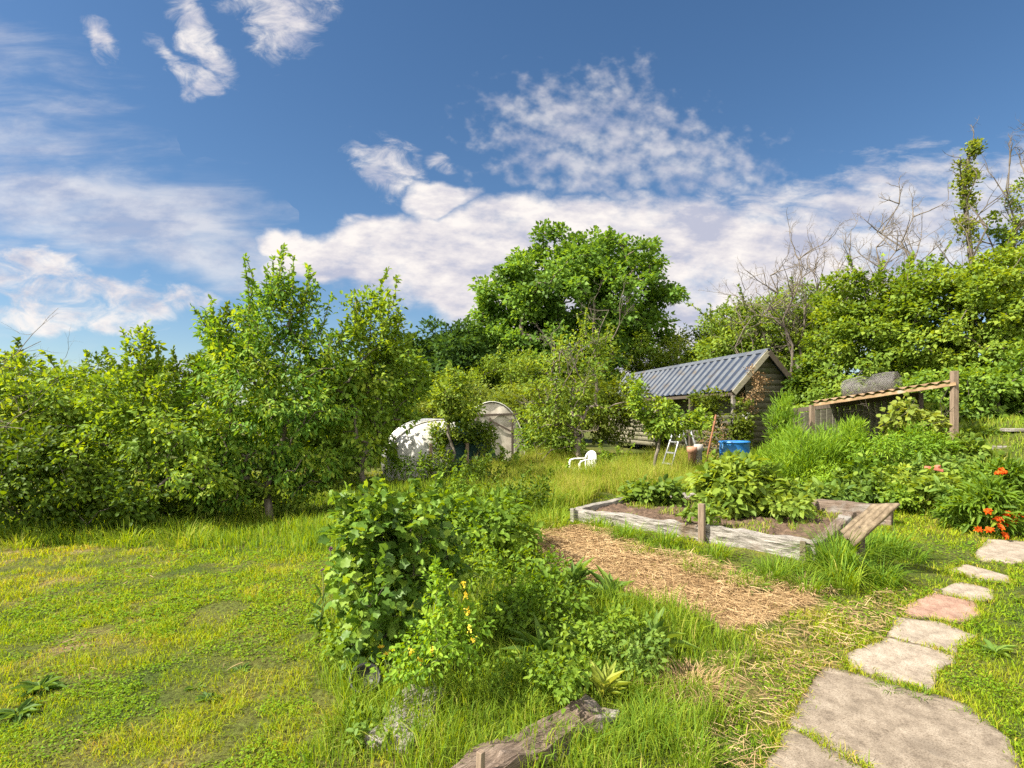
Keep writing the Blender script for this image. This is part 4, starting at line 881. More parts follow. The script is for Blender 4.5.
# poppies
def poppy(label, px, py, Y, rx, ry, flowers, seed):
    t = tree('poppy_plant', label, 'plant', px, Y, [(px, py, 0, rx, ry, .28, 60)], 'rasp', .13, .26, 'leaf', per=30, crad=.12, tr=.006, seed=seed, upb=.5, tone=.45, group='orange poppies by the path', parts=('stems', 'leaves'), trunk_h=.05, bark='stem')
    rng = np.random.default_rng(seed+1); L0 = t.location
    for (fx, fy) in flowers:
        c = np.array(at(fx, fy, Y-.33+rng.normal(0, .06)))-np.array(L0)
        m = MB(); n = 7; a = np.arange(n)*2*math.pi/n+rng.random(); e = rng.uniform(.35, .9, n)
        tl = nrm(np.array([rng.normal(-.3, .5), rng.normal(-.6, .4), 1]))
        X_ = nrm(np.cross(tl, [0, 1, .3])); Y_ = np.cross(tl, X_)
        D = (np.cos(a)*np.cos(e))[:, None]*X_+(np.sin(a)*np.cos(e))[:, None]*Y_+np.sin(e)[:, None]*tl
        Nn = tl-D*np.sin(e)[:, None]
        leaves(m, np.repeat(c[None], n, 0), D, Nn, rng.uniform(.042, .06, n), rng.uniform(.045, .06, n), 'lobed', rng.uniform(.2, .9, n), 2.2)
        f = m.build('flower', M['orange'], t)
        s_ = MB(); tube(s_, [np.array([c[0]*.6, c[1]*.6+.05, .05]), c*np.array([.85, .85, .7]), c], [.004, .003, .003], 4); s_.build('stalk', M['stem'], f)
poppy('large mound of poppies with many orange flowers at the end of the path', 984, 507, 6.35, 30, 26, [(990, 531), (1000, 528), (998, 520), (1004, 536), (988, 512), (1008, 515), (1018, 517), (1014, 521), (978, 530), (995, 540), (1022, 516), (1003, 524)], 300)
poppy('small poppy plant with one orange flower above the big mound', 1004, 478, 7.6, 20, 12, [(1001, 471), (998, 474), (1004, 473)], 310)
# knapweed stems by the currant
rng = np.random.default_rng(330); x, y = gp(318, 640)
t = thing('thistle_plant', 'leaning thistle with purple flower heads left of the blackcurrant', 'plant', (x, y, gz(x, y)))
L0 = np.array(t.location)
s_ = MB()
for (hx, hy) in ((323, 571), (331, 549)):
    c = np.array(at(hx, hy, y+.05))-L0
    tube(s_, [np.zeros(3), c*.5+np.array([.02, 0, .03]), c], [.004, .003, .003], 5)
    m = MB(); n = 60; D = nrm(rng.normal(0, 1, (n, 3))+np.array([-.4, 0, .5])); leaves(m, np.repeat(c[None], n, 0), D, rng.normal(0, 1, (n, 3)), .02, .006, 'quad', rng.random(n)); m.build('flower', M['purple'], t)
s_.build('stem', M['stem'], t, True)
m = MB(); n = 26; P = rng.uniform(0, 1, (n, 1))*np.array([[.03, .02, .28]])+rng.normal(0, .02, (n, 3)); leaves(m, P, rng.normal(0, 1, (n, 3))+np.array([0, 0, .4]), np.array([0, 0, 1])+rng.normal(0, .4, (n, 3)), .11, .025, 'leaf', rng.uniform(.3, .7, n)); m.build('leaves', M['dock'], t)
# yellow flower spikes of the mustard
rng = np.random.default_rng(335); mt_ = bpy.data.objects['mustard_plant']
for (fx, fy) in ((466, 596), (468, 612), (470, 628), (473, 640), (463, 583), (433, 652), (411, 652), (420, 662)):
    c = np.array(at(fx, fy, 2.95+rng.normal(0, .04)))-np.array(mt_.location); m = MB(); n = 16
    Pn = c+rng.normal(0, .006, (n, 3))*np.array([1, 1, 1.8]); leaves(m, Pn, rng.normal(0, 1, (n, 3)), np.array([0, -.4, 1])+rng.normal(0, .5, (n, 3)), .013, .011, 'quad', rng.random(n)); m.build('flower', M['yellow'], mt_)
# yellow and white bits among the bed
x, y = gp(395, 690)
rng = np.random.default_rng(340); t = thing('marigold_plant', 'yellow flowered weed at the foot of the blackcurrant bush', 'plant', (x, y, gz(x, y)))
for (fx, fy) in ((392, 651), (387, 655), (381, 648)):
    c = np.array(at(fx, fy, y+rng.uniform(-.05, .05)))-np.array(t.location); m = MB(); n = 10; a = np.arange(n)*.63
    leaves(m, np.repeat(c[None], n, 0), np.stack([np.cos(a), np.sin(a)*.6-.2, .5+0*a], 1), np.tile([0, -.5, 1.0], (n, 1)), .024, .014, 'quad', rng.random(n)); f = m.build('flower', M['yellow'], t)
    s_ = MB(); tube(s_, [np.array([0, 0, 0]), c], .002, 4); s_.build('stem', M['stem'], f)
for i, (px, py, lab) in enumerate(((18, 715, 'dark broad leaved weed at the left bottom corner of the lawn'), (40, 690, 'low dark weed patch above the corner weed on the lawn'), (240, 672, 'dark dandelion rosette beside the bare spot on the lawn'), (195, 690, 'plantain rosette in the middle of the lawn'), (210, 700, 'second plantain, just below the first on the lawn'))):
    x, y = gp(px, py); rosette('lawn_weed', lab, 'plant', x, y, 30, .13 if i < 2 else .07, .3, 'dock', 350+i, (.1, .7), 'leaf', 'weeds in the lawn', .15)
x, y = gp(995, 655); rosette('lawn_weed', 'green plantain rosette in the grass right of the path', 'plant', x, y, 26, .12, .3, 'dock', 360, (.2, .9), 'leaf', 'weeds in the lawn', .6)
x, y = gp(757, 590); rosette('lawn_weed', 'small dock seedling in the straw before the raised bed', 'plant', x, y, 18, .13, .35, 'dock', 361, (.2, .9), 'leaf', 'weeds in the lawn', .5)
# ================================================================== built things
def bm_obj(name, bm, mat, parent=None, smooth=False):
    me = bpy.data.meshes.new(name); bm.normal_update(); bm.to_mesh(me); bm.free()
    if smooth: me.polygons.foreach_set('use_smooth', np.ones(len(me.polygons), bool))
    for m in (mat if isinstance(mat, (list, tuple)) else [mat]): me.materials.append(M[m] if isinstance(m, str) else m)
    o = bpy.data.objects.new(name, me); C.objects.link(o)
    if parent: o.parent = parent
    return o

def add_box(bm, size, loc=(0, 0, 0), rot=None, bev=.006, cuts=0, rough=0, seed=0, mi=0):
    b = bmesh.new(); bmesh.ops.create_cube(b, size=1)
    bmesh.ops.scale(b, vec=size, verts=b.verts)
    if bev: bmesh.ops.bevel(b, geom=list(b.edges), offset=bev, segments=2, affect='EDGES', profile=.6)
    if rough > .03: bmesh.ops.subdivide_edges(b, edges=[e for e in b.edges if e.calc_length() > .05], cuts=5, use_grid_fill=True)
    if cuts:
        ax = max(range(3), key=lambda i: size[i]); L = size[ax]
        for i in range(1, cuts):
            co = [0, 0, 0]; co[ax] = -L/2+L*i/cuts; no = [0, 0, 0]; no[ax] = 1
            bmesh.ops.bisect_plane(b, geom=list(b.verts)+list(b.edges)+list(b.faces), plane_co=co, plane_no=no)
    if rough:
        for v in b.verts:
            n = mnoise.noise_vector(v.co*4+Vector((seed*3.1, seed, 0)))*.7+mnoise.noise_vector(v.co*13+Vector((seed, 0, 7)))*.4
            if rough > .03: n += mnoise.noise_vector(Vector((v.co.x*9, v.co.y*30, v.co.z*30+seed)))*.5
            v.co += n*rough
    mtx = Matrix.Translation(loc) @ (rot.to_4x4() if rot else Matrix.Identity(4))
    bmesh.ops.transform(b, matrix=mtx, verts=b.verts)
    me = bpy.data.meshes.new('t'); 
    for f in b.faces: f.material_index = mi
    b.to_mesh(me); b.free(); bm.from_mesh(me); bpy.data.meshes.remove(me)

def rotm(rx=0, ry=0, rz=0):
    return Matrix.Rotation(rz, 3, 'Z') @ Matrix.Rotation(ry, 3, 'Y') @ Matrix.Rotation(rx, 3, 'X')

def box_thing(name, label, cat, size, loc, rotz, mat, group=None, bev=.012, cuts=14, rough=.012, seed=0, tilt=(0, 0)):
    bm = bmesh.new(); add_box(bm, size, bev=bev, cuts=cuts, rough=rough, seed=seed)
    o = bm_obj(name, bm, mat); o.location = loc; o.rotation_euler = (tilt[0], tilt[1], rotz)
    return tag(o, label, cat, group)

# ---- paving slabs
def poly_area(p): return .5*sum(p[i][0]*p[(i+1) % len(p)][1]-p[(i+1) % len(p)][0]*p[i][1] for i in range(len(p)))
for i, ((mat, _, lab, top), pw) in enumerate(zip(SLABS, SLABP)):
    rng = np.random.default_rng(400+i)
    p = [np.array(a) for a in pw]
    if poly_area(p) < 0: p = p[::-1]
    fine = []
    for a, b_ in zip(p, p[1:]+p[:1]):
        L = np.linalg.norm(b_-a); k = max(2, int(L/.05))
        for j in range(k): fine.append(a+(b_-a)*j/k+rng.normal(0, .006, 2)*(j > 0))
    c = np.mean(fine, 0); cz = gz(*c)
    n = len(fine); fine = np.array(fine)
    V = []; rings = [(1.0, -.05), (1.0, -.008), (.985, 0.0), (.88, .002), (.5, .001), (.2, .002)]
    for s_, dz in rings:
        q = c+(fine-c)*s_
        zz = h(q[:, 0], q[:, 1])-cz+top+dz+((fbm(q[:, 0], q[:, 1], 6, 71, 3)-.5)*.016 if s_ < 1 else 0)
        V.append(np.stack([q[:, 0]-c[0], q[:, 1]-c[1], zz], 1))
    V = np.concatenate(V); k = np.arange(n); k2 = (k+1) % n
    Q = np.concatenate([np.stack([r*n+k, r*n+k2, (r+1)*n+k2, (r+1)*n+k], 1) for r in range(len(rings)-1)])
    V = np.concatenate([V, [[0, 0, top+.002]]]); T = np.stack([(len(rings)-1)*n+k, (len(rings)-1)*n+k2, np.full(n, len(V)-1)], 1)
    er_ = np.append(np.repeat([.6, .55, .42, .12, 0, 0], n), 0); mb = MB(); mb.add(V, [Q, T], er_); o = mb.build('paving_slab', M[mat], smooth=False); o.location = (c[0], c[1], cz)
    tag(o, lab, 'paving slab', 'stepping slabs of the garden path')

# ---- raised bed
ang = math.atan2(dd[1], dd[0])
def along(t, w=0, ):
    q = np.array(A0)+dd*t+nn*w; return float(q[0]), float(q[1])
SH = .22
SG = 'old railway sleepers edging the beds'
def sleeper(label, p, q, hgt=SH, th=.12, mat='sleeper', seed=0, dz=0, rough=.016, name='timber_sleeper', group=SG, tilt=0):
    p = np.array(p); q = np.array(q); L = float(np.linalg.norm(q-p)); c = (p+q)/2; a = math.atan2(q[1]-p[1], q[0]-p[0])
    z1, z2 = gz(*p), gz(*q); sl = math.atan2(z2-z1, L)
    return box_thing(name, label, 'sleeper', (L, th, hgt), (c[0], c[1], (z1+z2)/2+hgt/2-.03+dz), a, mat, group, .014, int(L/.07), rough, seed, (tilt, -sl))
sleeper('bleached left half of the raised bed front, running to the far left corner', along(0.0), along(BL*.60), SH*.8, seed=1, rough=.034)
sleeper('bleached right half of the raised bed front, ending at the tall tuft', along(BL*.60+.02), along(BL-.02), SH*.92, seed=2, rough=.034)
sleeper('reddish brown sleeper along the far right side of the raised bed', along(BL*.66, BW), along(BL+.35, BW), .26, .2, 'sleeper_brown', 3, rough=.022)
sleeper('far left back sleeper of the raised bed half hidden by leaves', along(.0, BW), along(BL*.62, BW), .2, .14, 'sleeper', 4)
sleeper('short left end sleeper of the raised bed', along(-.02, .1), along(-.02, BW-.12), .18, .12, 'sleeper', 5)
sleeper('low right end sleeper of the raised bed beneath the tilted board', along(BL-.06, .10), along(BL-.06, BW-.15), .17, .12, 'sleeper_brown', 8, rough=.03)
# soil in the bed
nx_, ny_ = 170, 130
U, Vv = np.meshgrid(np.linspace(.05, BL-.05, nx_), np.linspace(.05, BW-.1, ny_))
sx = A0[0]+dd[0]*U+nn[0]*Vv; sy = A0[1]+dd[1]*U+nn[1]*Vv
szz = h(sx, sy)+.09+(fbm(sx, sy, 5, 81, 3)-.5)*.10+(fbm(sx, sy, 22, 83, 3)-.5)*.06
ii = np.arange(nx_*ny_).reshape(ny_, nx_)
mb = MB(); mb.add(np.stack([sx.ravel(), sy.ravel(), szz.ravel()], 1), [np.stack([ii[:-1, :-1].ravel(), ii[:-1, 1:].ravel(), ii[1:, 1:].ravel(), ii[1:, :-1].ravel()], 1)])
tag(mb.build('bed_soil', M['soil'], smooth=True), kind='structure')
# sparse weeds on the soil
rng = np.random.default_rng(90); mb = MB(); n = 5000
u = rng.uniform(.1, BL-.1, n); w_ = rng.uniform(.08, BW-.2, n); wx = A0[0]+dd[0]*u+nn[0]*w_; wy = A0[1]+dd[1]*u+nn[1]*w_
k = fbm(wx, wy, 2.4, 91, 3) > .56; wx, wy = wx[k], wy[k]; n = len(wx)
blades(mb, np.stack([wx, wy, h(wx, wy)+.09], 1), .03+.08*rng.random(n), .008, rng.uniform(.2, 1, n), np.clip(.5+rng.normal(0, .3, n), 0, 1), rng)
tag(mb.build('bed_weeds', M['tall']), 'sparse seedlings and weeds on the soil of the raised bed', 'weeds', kind='stuff')
# stakes
STG = 'wooden stakes by the beds'
def stake(label, px, py, hgt, w=.055, mat='stake', seed=0, tilt=(0, 0), xy=None):
    x, y = xy or gp(px, py); return box_thing('wooden_stake', label, 'stake', (w, w*.9, hgt+.1), (x, y, gz(x, y)+hgt/2-.05), ang, mat, STG, .004, 6, .004, seed, tilt)
x, y = along(BL*.60+.01, -.10); stake('tall tan stake halfway along the front of the raised bed', 0, 0, .40, .062, seed=1, xy=(x, y))
x, y = along(BL-.10, -.12); stake('short broken stake beside the right end of the front sleeper', 0, 0, .20, .05, 'sleeper_brown', 2, xy=(x, y))
x, y = along(.02, -.1); stake('short pale stake at the left corner of the raised bed', 0, 0, .17, .05, 'sleeper', 3, xy=(x, y))
# tilted board: low end by the sleeper corner, high end propped up
L1, L2, H1, H2 = at(840, 531, 5.12), at(855, 545, 4.95), at(871, 504, 5.02), at(899, 503, 4.78)
O = (L1+L2)/2; t = thing('leaning_board', 'tan boarded panel propped up beyond the right end of the raised bed', 'board', tuple(O))
for i in range(4):
    m = MB(); u0, u1 = i/4+.006, (i+1)/4-.006; ks = 9; V = []
    nrm_ = (L2-L1).cross(H1-L1).normalized(); nrm_ = nrm_ if nrm_.z > 0 else -nrm_
    for k_ in range(ks):
        e_ = -.03*(i % 2)+k_/(ks-1)*(1+.03*(i % 2))
        for u_ in (u0, u1):
            q = (L1.lerp(L2, u_)).lerp(H1.lerp(H2, u_), e_)-O+mnoise.noise_vector(Vector((i, e_*4, u_)))*.006
            V += [tuple(q), tuple(q-nrm_*(.026+.006*(i % 2)))]
    V = np.array(V); Qs = []
    for k_ in range(ks-1):
        a_, b_ = k_*4, (k_+1)*4
        Qs += [[a_, a_+2, b_+2, b_], [a_+1, b_+1, b_+3, a_+3], [a_, b_, b_+1, a_+1], [a_+2, a_+3, b_+3, b_+2]]
    Qs += [[0, 1, 3, 2], [(ks-1)*4, (ks-1)*4+2, (ks-1)*4+3, (ks-1)*4+1]]
    m.add(V, [np.array(Qs)]); m.build('plank', M['plank'], t)
mid_ = H1.lerp(H2, .25).lerp(L1.lerp(L2, .5), .55); zg = gz(mid_.x, mid_.y)
bm = bmesh.new(); add_box(bm, (.05, .05, mid_.z-zg), (mid_.x-O.x, mid_.y-O.y, (mid_.z+zg)/2-O.z-.03), None, .004, 4, .003); bm_obj('prop', bm, 'darkwood', t)
# ---- foreground edging
sleeper('decayed near edging sleeper running out of the bottom of the view', gp(462, 792), gp(604, 714), .22, .19, 'sleeper_brown', 6, rough=.06, dz=-.125)
sleeper('split left edging sleeper below the blackcurrant bush', gp(388, 752), gp(425, 700), .17, .24, 'sleeper', 7, rough=.042, dz=-.08)
x, y = gp(486, 782); stake('small stub stake at the near edging sleeper', 0, 0, .17, .03, 'stake', 4, xy=(x-.02, y-.06))
x, y = gp(352, 700)
m = MB(); prof = [(.0, 0), (.09, 0), (.115, .2), (.125, .2), (.125, .225), (.105, .225), (.10, .17), (0, .16)]
k = 28; an = np.arange(k)*2*math.pi/k
V = np.concatenate([np.stack([r_*np.cos(an), r_*np.sin(an), np.full(k, z_)], 1) for r_, z_ in prof]); kk = np.arange(k); k2 = (kk+1) % k
m.add(V, [np.concatenate([np.stack([i*k+kk, i*k+k2, (i+1)*k+k2, (i+1)*k+kk], 1) for i in range(len(prof)-1)])])
o = m.build('plant_pot', M['black_plastic'], smooth=False); o.scale = (.7, .7, .7); o.location = (x+.05, y+.12, gz(x, y)+.0); o.rotation_euler = (R(42), R(10), 0)
tag(o, 'black plastic pot lying in the grass beside the blackcurrant bush', 'plant pot')
def rock(label, px, py, r_, seed, mat='stone', sc_=(1, .8, .6)):
    bm = bmesh.new(); bmesh.ops.create_icosphere(bm, subdivisions=3, radius=r_)
    for v in bm.verts:
        v.co = Vector((v.co.x*sc_[0], v.co.y*sc_[1], v.co.z*sc_[2])); v.co += mnoise.noise_vector(v.co*9/r_*.12+Vector((seed, 0, 0)))*r_*.35
    x, y = gp(px, py); o = bm_obj('rock', bm, mat); o.location = (x, y, gz(x, y)+r_*.15)
    return tag(o, label, 'rock', 'stones in the garden')
rock('grey stone between the two edging sleepers', 425, 728, .07, 1); rock('small dark stone in the grass near the pink slab', 938, 592, .035, 2, 'darkwood'); rock('dark pebble beside the dead grass tuft', 634, 650, .03, 3, 'darkwood')

# ---- plastic chair
y = 12.6; x = (583-512)/F*y
t = thing('garden_chair', 'white plastic garden chair in the meadow grass by the shed', 'chair', (x, y, gz(x, y)-.10), R(112))
PW = M['plastic_white']
def cubmb(name, parts_, mat, par):
    bm = bmesh.new()
    for (size, loc, rt) in parts_: add_box(bm, size, loc, rt, .006, 3)
    return bm_obj(name, bm, mat, par)
t.scale = (.92, .92, .92)
# chair faces +Y locally
m = MB(); nu, nv = 14, 14; V = []
for i in range(nu):
    for j in range(nv):
        u_, v_ = i/(nu-1)-.5, j/(nv-1)-.5
        V.append((u_*.46*(1-.12*(v_ < 0)*abs(v_)), v_*.44, .43-.03*math.cos(u_*3)*(1-abs(v_))+.02*v_))
V = np.array(V); ii = np.arange(nu*nv).reshape(nu, nv)
Qd = np.stack([ii[:-1, :-1].ravel(), ii[1:, :-1].ravel(), ii[1:, 1:].ravel(), ii[:-1, 1:].ravel()], 1)
m.add(V, [Qd]); m.add(V-np.array([0, 0, .02]), [Qd[:, ::-1]]); m.build('seat', PW, t, True)
m = MB()
arc = [np.array([.245*math.cos(a_)*1.0, -.20-.05*math.sin(a_), .60+.24*math.sin(a_)**.7]) for a_ in np.linspace(0.0, math.pi, 15)]
tube(m, arc, .022, 8)
for k_ in range(-2, 3):
    u_ = k_*.075; zt = .60+.24*math.sqrt(max(0, 1-(u_/.245)**2))**.7
    for w_ in (-.012, .012): tube(m, [np.array([u_*.85+w_, -.20, .42]), np.array([u_+w_, -.235, .62]), np.array([u_+w_, -.245, zt])], .011, 5)
tube(m, [np.array([.2, -.2, .42]), np.array([.235, -.2, .5]), np.array([.245, -.2, .61])], .02, 6); tube(m, [np.array([-.2, -.2, .42]), np.array([-.235, -.2, .5]), np.array([-.245, -.2, .61])], .02, 6)
m.build('backrest', PW, t, True)
for s_ in (-1, 1):
    m = MB(); q = [np.array([s_*.25, -.22, .66]), np.array([s_*.27, -.08, .66]), np.array([s_*.27, .10, .655]), np.array([s_*.265, .20, .63]), np.array([s_*.25, .235, .56])]
    for w_ in (-.018, 0, .018): tube(m, [p_+np.array([w_, 0, 0]) for p_ in q], .014, 6)
    m.build('armrest', PW, t, True)
    for f_ in (-1, 1):
        m = MB(); top = np.array([s_*.25, .235, .57]) if f_ > 0 else np.array([s_*.215, -.2, .43]); bot = np.array([s_*.265, .25*f_+(.0), 0])
        for w_ in (-.014, .014): tube(m, [top+np.array([w_, 0, 0]), (top+bot)/2, bot+np.array([w_, 0, 0])], [.022, .021, .016], 6)
        m.build('leg', PW, t, True)

# ---- blue barrel
x, y = (734.5-512)/F*11.3, 11.3; zt = CAMH-(441-HOR)/F*11.3; zb = gz(x, y); Hb = zt-zb
t = thing('water_barrel', 'blue plastic water barrel at the foot of the porch post', 'barrel', (x, y, zb))
prof = [(0, 0), (.25, 0), (.275, .03), (.285, Hb*.25), (.292, Hb*.3), (.285, Hb*.35), (.287, Hb*.62), (.296, Hb*.66), (.287, Hb*.70), (.282, Hb*.93), (.29, Hb*.95), (.29, Hb), (.265, Hb), (.262, Hb*.88), (0, Hb*.88)]
k = 40; an = np.arange(k)*2*math.pi/k; kk = np.arange(k); k2 = (kk+1) % k
m = MB(); V = np.concatenate([np.stack([r_*np.cos(an), r_*np.sin(an), np.full(k, z_)], 1) for r_, z_ in prof])
m.add(V, [np.concatenate([np.stack([i*k+kk, i*k+k2, (i+1)*k+k2, (i+1)*k+kk], 1) for i in range(len(prof)-1)])]); m.build('barrel_body', M['plastic_blue'], t, True)
m = MB(); q = [np.array([.292*math.cos(a_), .292*math.sin(a_), Hb*.97]) for a_ in np.linspace(0, 2*math.pi, 41)]; tube(m, q, .012, 6, cap=False); m.build('rim', M['plastic_blue'], t, True)

# ---- shed
Y1 = 14.0; P1 = at(733, 389, Y1); zb = gz(5.6, 14.4)-.02
SW, SL, RZ = 1.8, 8.6, .20
t = thing('garden_shed', 'timber shed with striped ribbed metal roof and dark boarded gable', 'shed', (P1.x, P1.y, zb), RZ)
EH = P1.z-zb; RH = EH+.98
def clad(name, x0, y0, x1, y1, zlo, zhi, mat, par, gable=None, nbd=None, out=1):
    """overlapping boards from (x0,y0) to (x1,y1); gable(z) gives the span left at height z"""
    m = MB(); L = math.hypot(x1-x0, y1-y0); dx, dy = (x1-x0)/L, (y1-y0)/L; ox, oy = dy*out, -dx*out
    n = nbd or int((zhi-zlo)/.14); st = (zhi-zlo)/n
    for i in range(n):
        z0 = zlo+i*st; z1 = z0+st
        a0, b0 = gable(z0) if gable else (0, L); a1, b1 = gable(z1) if gable else (0, L)
        if b1-a1 < .01: a1 = b1 = (a0+b0)/2
        c0, c1 = .028, .008
        j = random.Random(i+int(x0*10)).uniform(-.004, .004)
        pts = [(a0, z0, c0+j), (b0, z0, c0+j), (b1, z1, c1), (a1, z1, c1)]
        V = [(x0+dx*a_+ox*c_, y0+dy*a_+oy*c_, z_) for a_, z_, c_ in pts]
        V += [(x0+dx*a0, y0+dy*a0, z0), (x0+dx*b0, y0+dy*b0, z0)]
        m.add(V, [np.array([[0, 1, 2, 3], [4, 5, 1, 0]])])
    # solid core
    mz = []
    return m.build(name, M[mat], par)
gabl = lambda z_: (0, SW-.55) if z_ < EH+.12 else (max(0, (z_-EH)*SW/2/.98-.40), (SW-.40)-max(0, (z_-EH)*SW/2/.98-.15))
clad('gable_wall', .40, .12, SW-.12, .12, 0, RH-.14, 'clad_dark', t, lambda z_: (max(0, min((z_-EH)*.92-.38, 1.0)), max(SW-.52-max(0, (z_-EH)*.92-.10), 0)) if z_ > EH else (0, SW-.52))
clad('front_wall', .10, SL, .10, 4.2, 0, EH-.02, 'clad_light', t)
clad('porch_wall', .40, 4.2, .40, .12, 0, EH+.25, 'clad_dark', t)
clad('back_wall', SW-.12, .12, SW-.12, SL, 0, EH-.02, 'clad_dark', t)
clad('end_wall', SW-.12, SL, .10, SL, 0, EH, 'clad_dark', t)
m = MB(); m.add([(.41, .14, .02), (SW-.13, .14, .02), (SW-.13, SL-.02, .02), (.41, SL-.02, .02)], [np.array([[0, 1, 2, 3]])]); m.build('floor_board', M['darkwood'], t)
# roof: each slope is a row of ribbed sheets, alternately dark and pale
for side, nm in ((0, 'front'), (1, 'back')):
    xa, xb = (-.06, SW/2) if side == 0 else (SW/2, SW+.06)
    za, zb_ = (EH-.05, RH) if side == 0 else (RH, EH-.05)
    sl_ = Vector((xb-xa, 0, zb_-za)); Ls = sl_.length; sl_.normalize(); nr = Vector((-sl_.z, 0, sl_.x))
    for col, off in (('roof_pale', 0), ('roof_dark', 1)):
        m = MB(); pitch = .36; nb = int((SL+.3)/pitch)
        for i in range(nb+1):
            y0 = -.12+i*pitch+(0 if col == 'roof_pale' else .14)
            y1 = min(y0+(.14 if col == 'roof_pale' else .22), SL+.12)
            if y0 >= SL+.1: continue
            pr = [(0, 0), (.15, 0), (.22, .04), (.78, .04), (.85, 0), (1, 0)] if off == 0 else [(0, 0), (1, 0)]
            for f_, nz_ in ((1, 0), (-1, -.012)):
                V = []
                for e_ in (0, .25, .5, .75, 1.0):
                    for (a_, hh_) in pr:
                        q = Vector((xa, y0+(y1-y0)*a_, za))+sl_*Ls*e_+nr*(hh_+nz_+.004*math.sin(e_*9+i))
                        V.append(tuple(q))
                w_ = len(pr); ii = np.arange(5*w_).reshape(5, w_)
                m.add(V, [np.stack([ii[:-1, :-1].ravel(), ii[1:, :-1].ravel(), ii[1:, 1:].ravel(), ii[:-1, 1:].ravel()], 1)])
        m.build('roof_sheet', M[col], t)
bm = bmesh.new(); add_box(bm, (.14, SL+.26, .02), (SW/2-.055, SL/2, RH-.025), rotm(0, -R(47), 0), .004, 6); add_box(bm, (.14, SL+.26, .02), (SW/2+.055, SL/2, RH-.025), rotm(0, R(47), 0), .004, 6); bm_obj('ridge_cap', bm, 'roof_pale', t)
for sgn in (0, 1):
    bm = bmesh.new(); e_ = math.atan2(1.03, SW/2+.06); L = math.hypot(1.03, SW/2+.06)
    cx = (SW/4-.03) if sgn == 0 else SW*3/4+.03
    add_box(bm, (L, .03, .13), (cx, -.13, (EH-.05+RH)/2-.06), rotm(0, -e_ if sgn == 0 else e_, 0), .004, 8, .004); bm_obj('bargeboard', bm, 'darkwood' if sgn else 'clad_light', t)
bm = bmesh.new(); add_box(bm, (.05, SL, .10), (-.0, SL/2, EH-.12), None, .005, 10, .004); bm_obj('eaves_beam', bm, 'darkwood', t)
for y_ in (.02, 2.1, 4.15):
    bm = bmesh.new(); add_box(bm, (.085, .085, EH-.16), (.02, y_, (EH-.16)/2), None, .006, 6, .005, y_); bm_obj('porch_post', bm, 'sleeper' if y_ < 1 else 'darkwood', t)
bm = bmesh.new(); add_box(bm, (.055, .3, .05), (.37, .0, EH-.62), rotm(R(8), 0, R(-60)), .005); add_box(bm, (.05, .22, .04), (.37, .02, EH-.72), rotm(R(40), 0, R(-60)), .005); bm_obj('bracket', bm, 'plastic_white', t)
bm = bmesh.new(); add_box(bm, (SW-.5, .02, .03), (1.05, .07, EH-.05), None, .004); bm_obj('batten', bm, 'clad_light', t)
for y_ in (6.9, 5.4):
    bm = bmesh.new()
    for (sz, lc) in (((.05, .07, .75), (.05, y_-.38, 1.2)), ((.05, .07, .75), (.05, y_+.38, 1.2)), ((.05, .69, .06), (.05, y_, 1.55)), ((.06, .83, .06), (.05, y_, .80)), ((.04, .04, .69), (.05, y_, 1.18))): add_box(bm, sz, lc, None, .004)
    wf = bm_obj('window', bm, 'darkwood', t)
    gm_, nt_, o_ = newmat('window_glass'); p_ = N(nt_, 'ShaderNodeBsdfPrincipled'); p_.inputs['Base Color'].default_value = (.05, .06, .06, 1); p_.inputs['Roughness'].default_value = .08; nt_.links.new(p_.outputs[0], o_.inputs[0])
    bm = bmesh.new(); add_box(bm, (.012, .68, .68), (.062, y_, 1.18), None, 0); bm_obj('pane', bm, gm_, wf)
# climber on the porch
tree('climbing_vine', 'yellowing vine climbing the shed porch beside the blue barrel', 'climber', 738, 13.7,
     [(742, 425, 0, 9, 34, .25, 34), (715, 398, .2, 26, 10, .3, 20), (722, 430, .3, 20, 30, .3, 26)], 'gold', .085, .8, per=30, crad=.17, tr=.012, seed=501, parts=('stems', 'leaves'), trunk_h=.3, tone=.35)
tree('climbing_vine', 'dry brown creeper hanging on the shed gable edge', 'climber', 752, 13.85,
     [(757, 378, 0, 10, 22, .12, 22), (748, 400, 0, 8, 16, .12, 12)], 'straw', .05, .5, per=30, crad=.12, tr=.01, seed=502, parts=('stems', 'leaves'), trunk_h=.3, tone=.1)
# step ladder, pots, bean poles in front of the porch
x, y = (682-512)/F*12.2, 12.2
t = thing('step_ladder', 'grey metal step ladder standing open before the shed porch', 'ladder', (x, y, gz(x, y)), R(15))
for s_, nm in ((-1, 0), (1, 1)):
    m = MB()
    for w_ in (-.2, .2): tube(m, [np.array([s_*.42, w_, 0]), np.array([s_*.04, w_*.7, 1.15])], .018, 6)
    m.build('leg_frame', M['galv'], t, True)
bm = bmesh.new()
bm.free()
for i in range(1, 5):
    bm = bmesh.new(); add_box(bm, (.07, .36-.02*i, .025), (-.42+.38*i/5*.98+.0, 0, 1.15*i/5), None, .003); bm_obj('step', bm, 'galv', t)
def lathe(name, prof, mat, k=24):
    an = np.arange(k)*2*math.pi/k; kk = np.arange(k); k2 = (kk+1) % k; m = MB()
    V = np.concatenate([np.stack([r_*np.cos(an), r_*np.sin(an), np.full(k, z_)], 1) for r_, z_ in prof])
    m.add(V, [np.concatenate([np.stack([i*k+kk, i*k+k2, (i+1)*k+k2, (i+1)*k+kk], 1) for i in range(len(prof)-1)])])
    return m.build(name, M[mat], smooth=True)
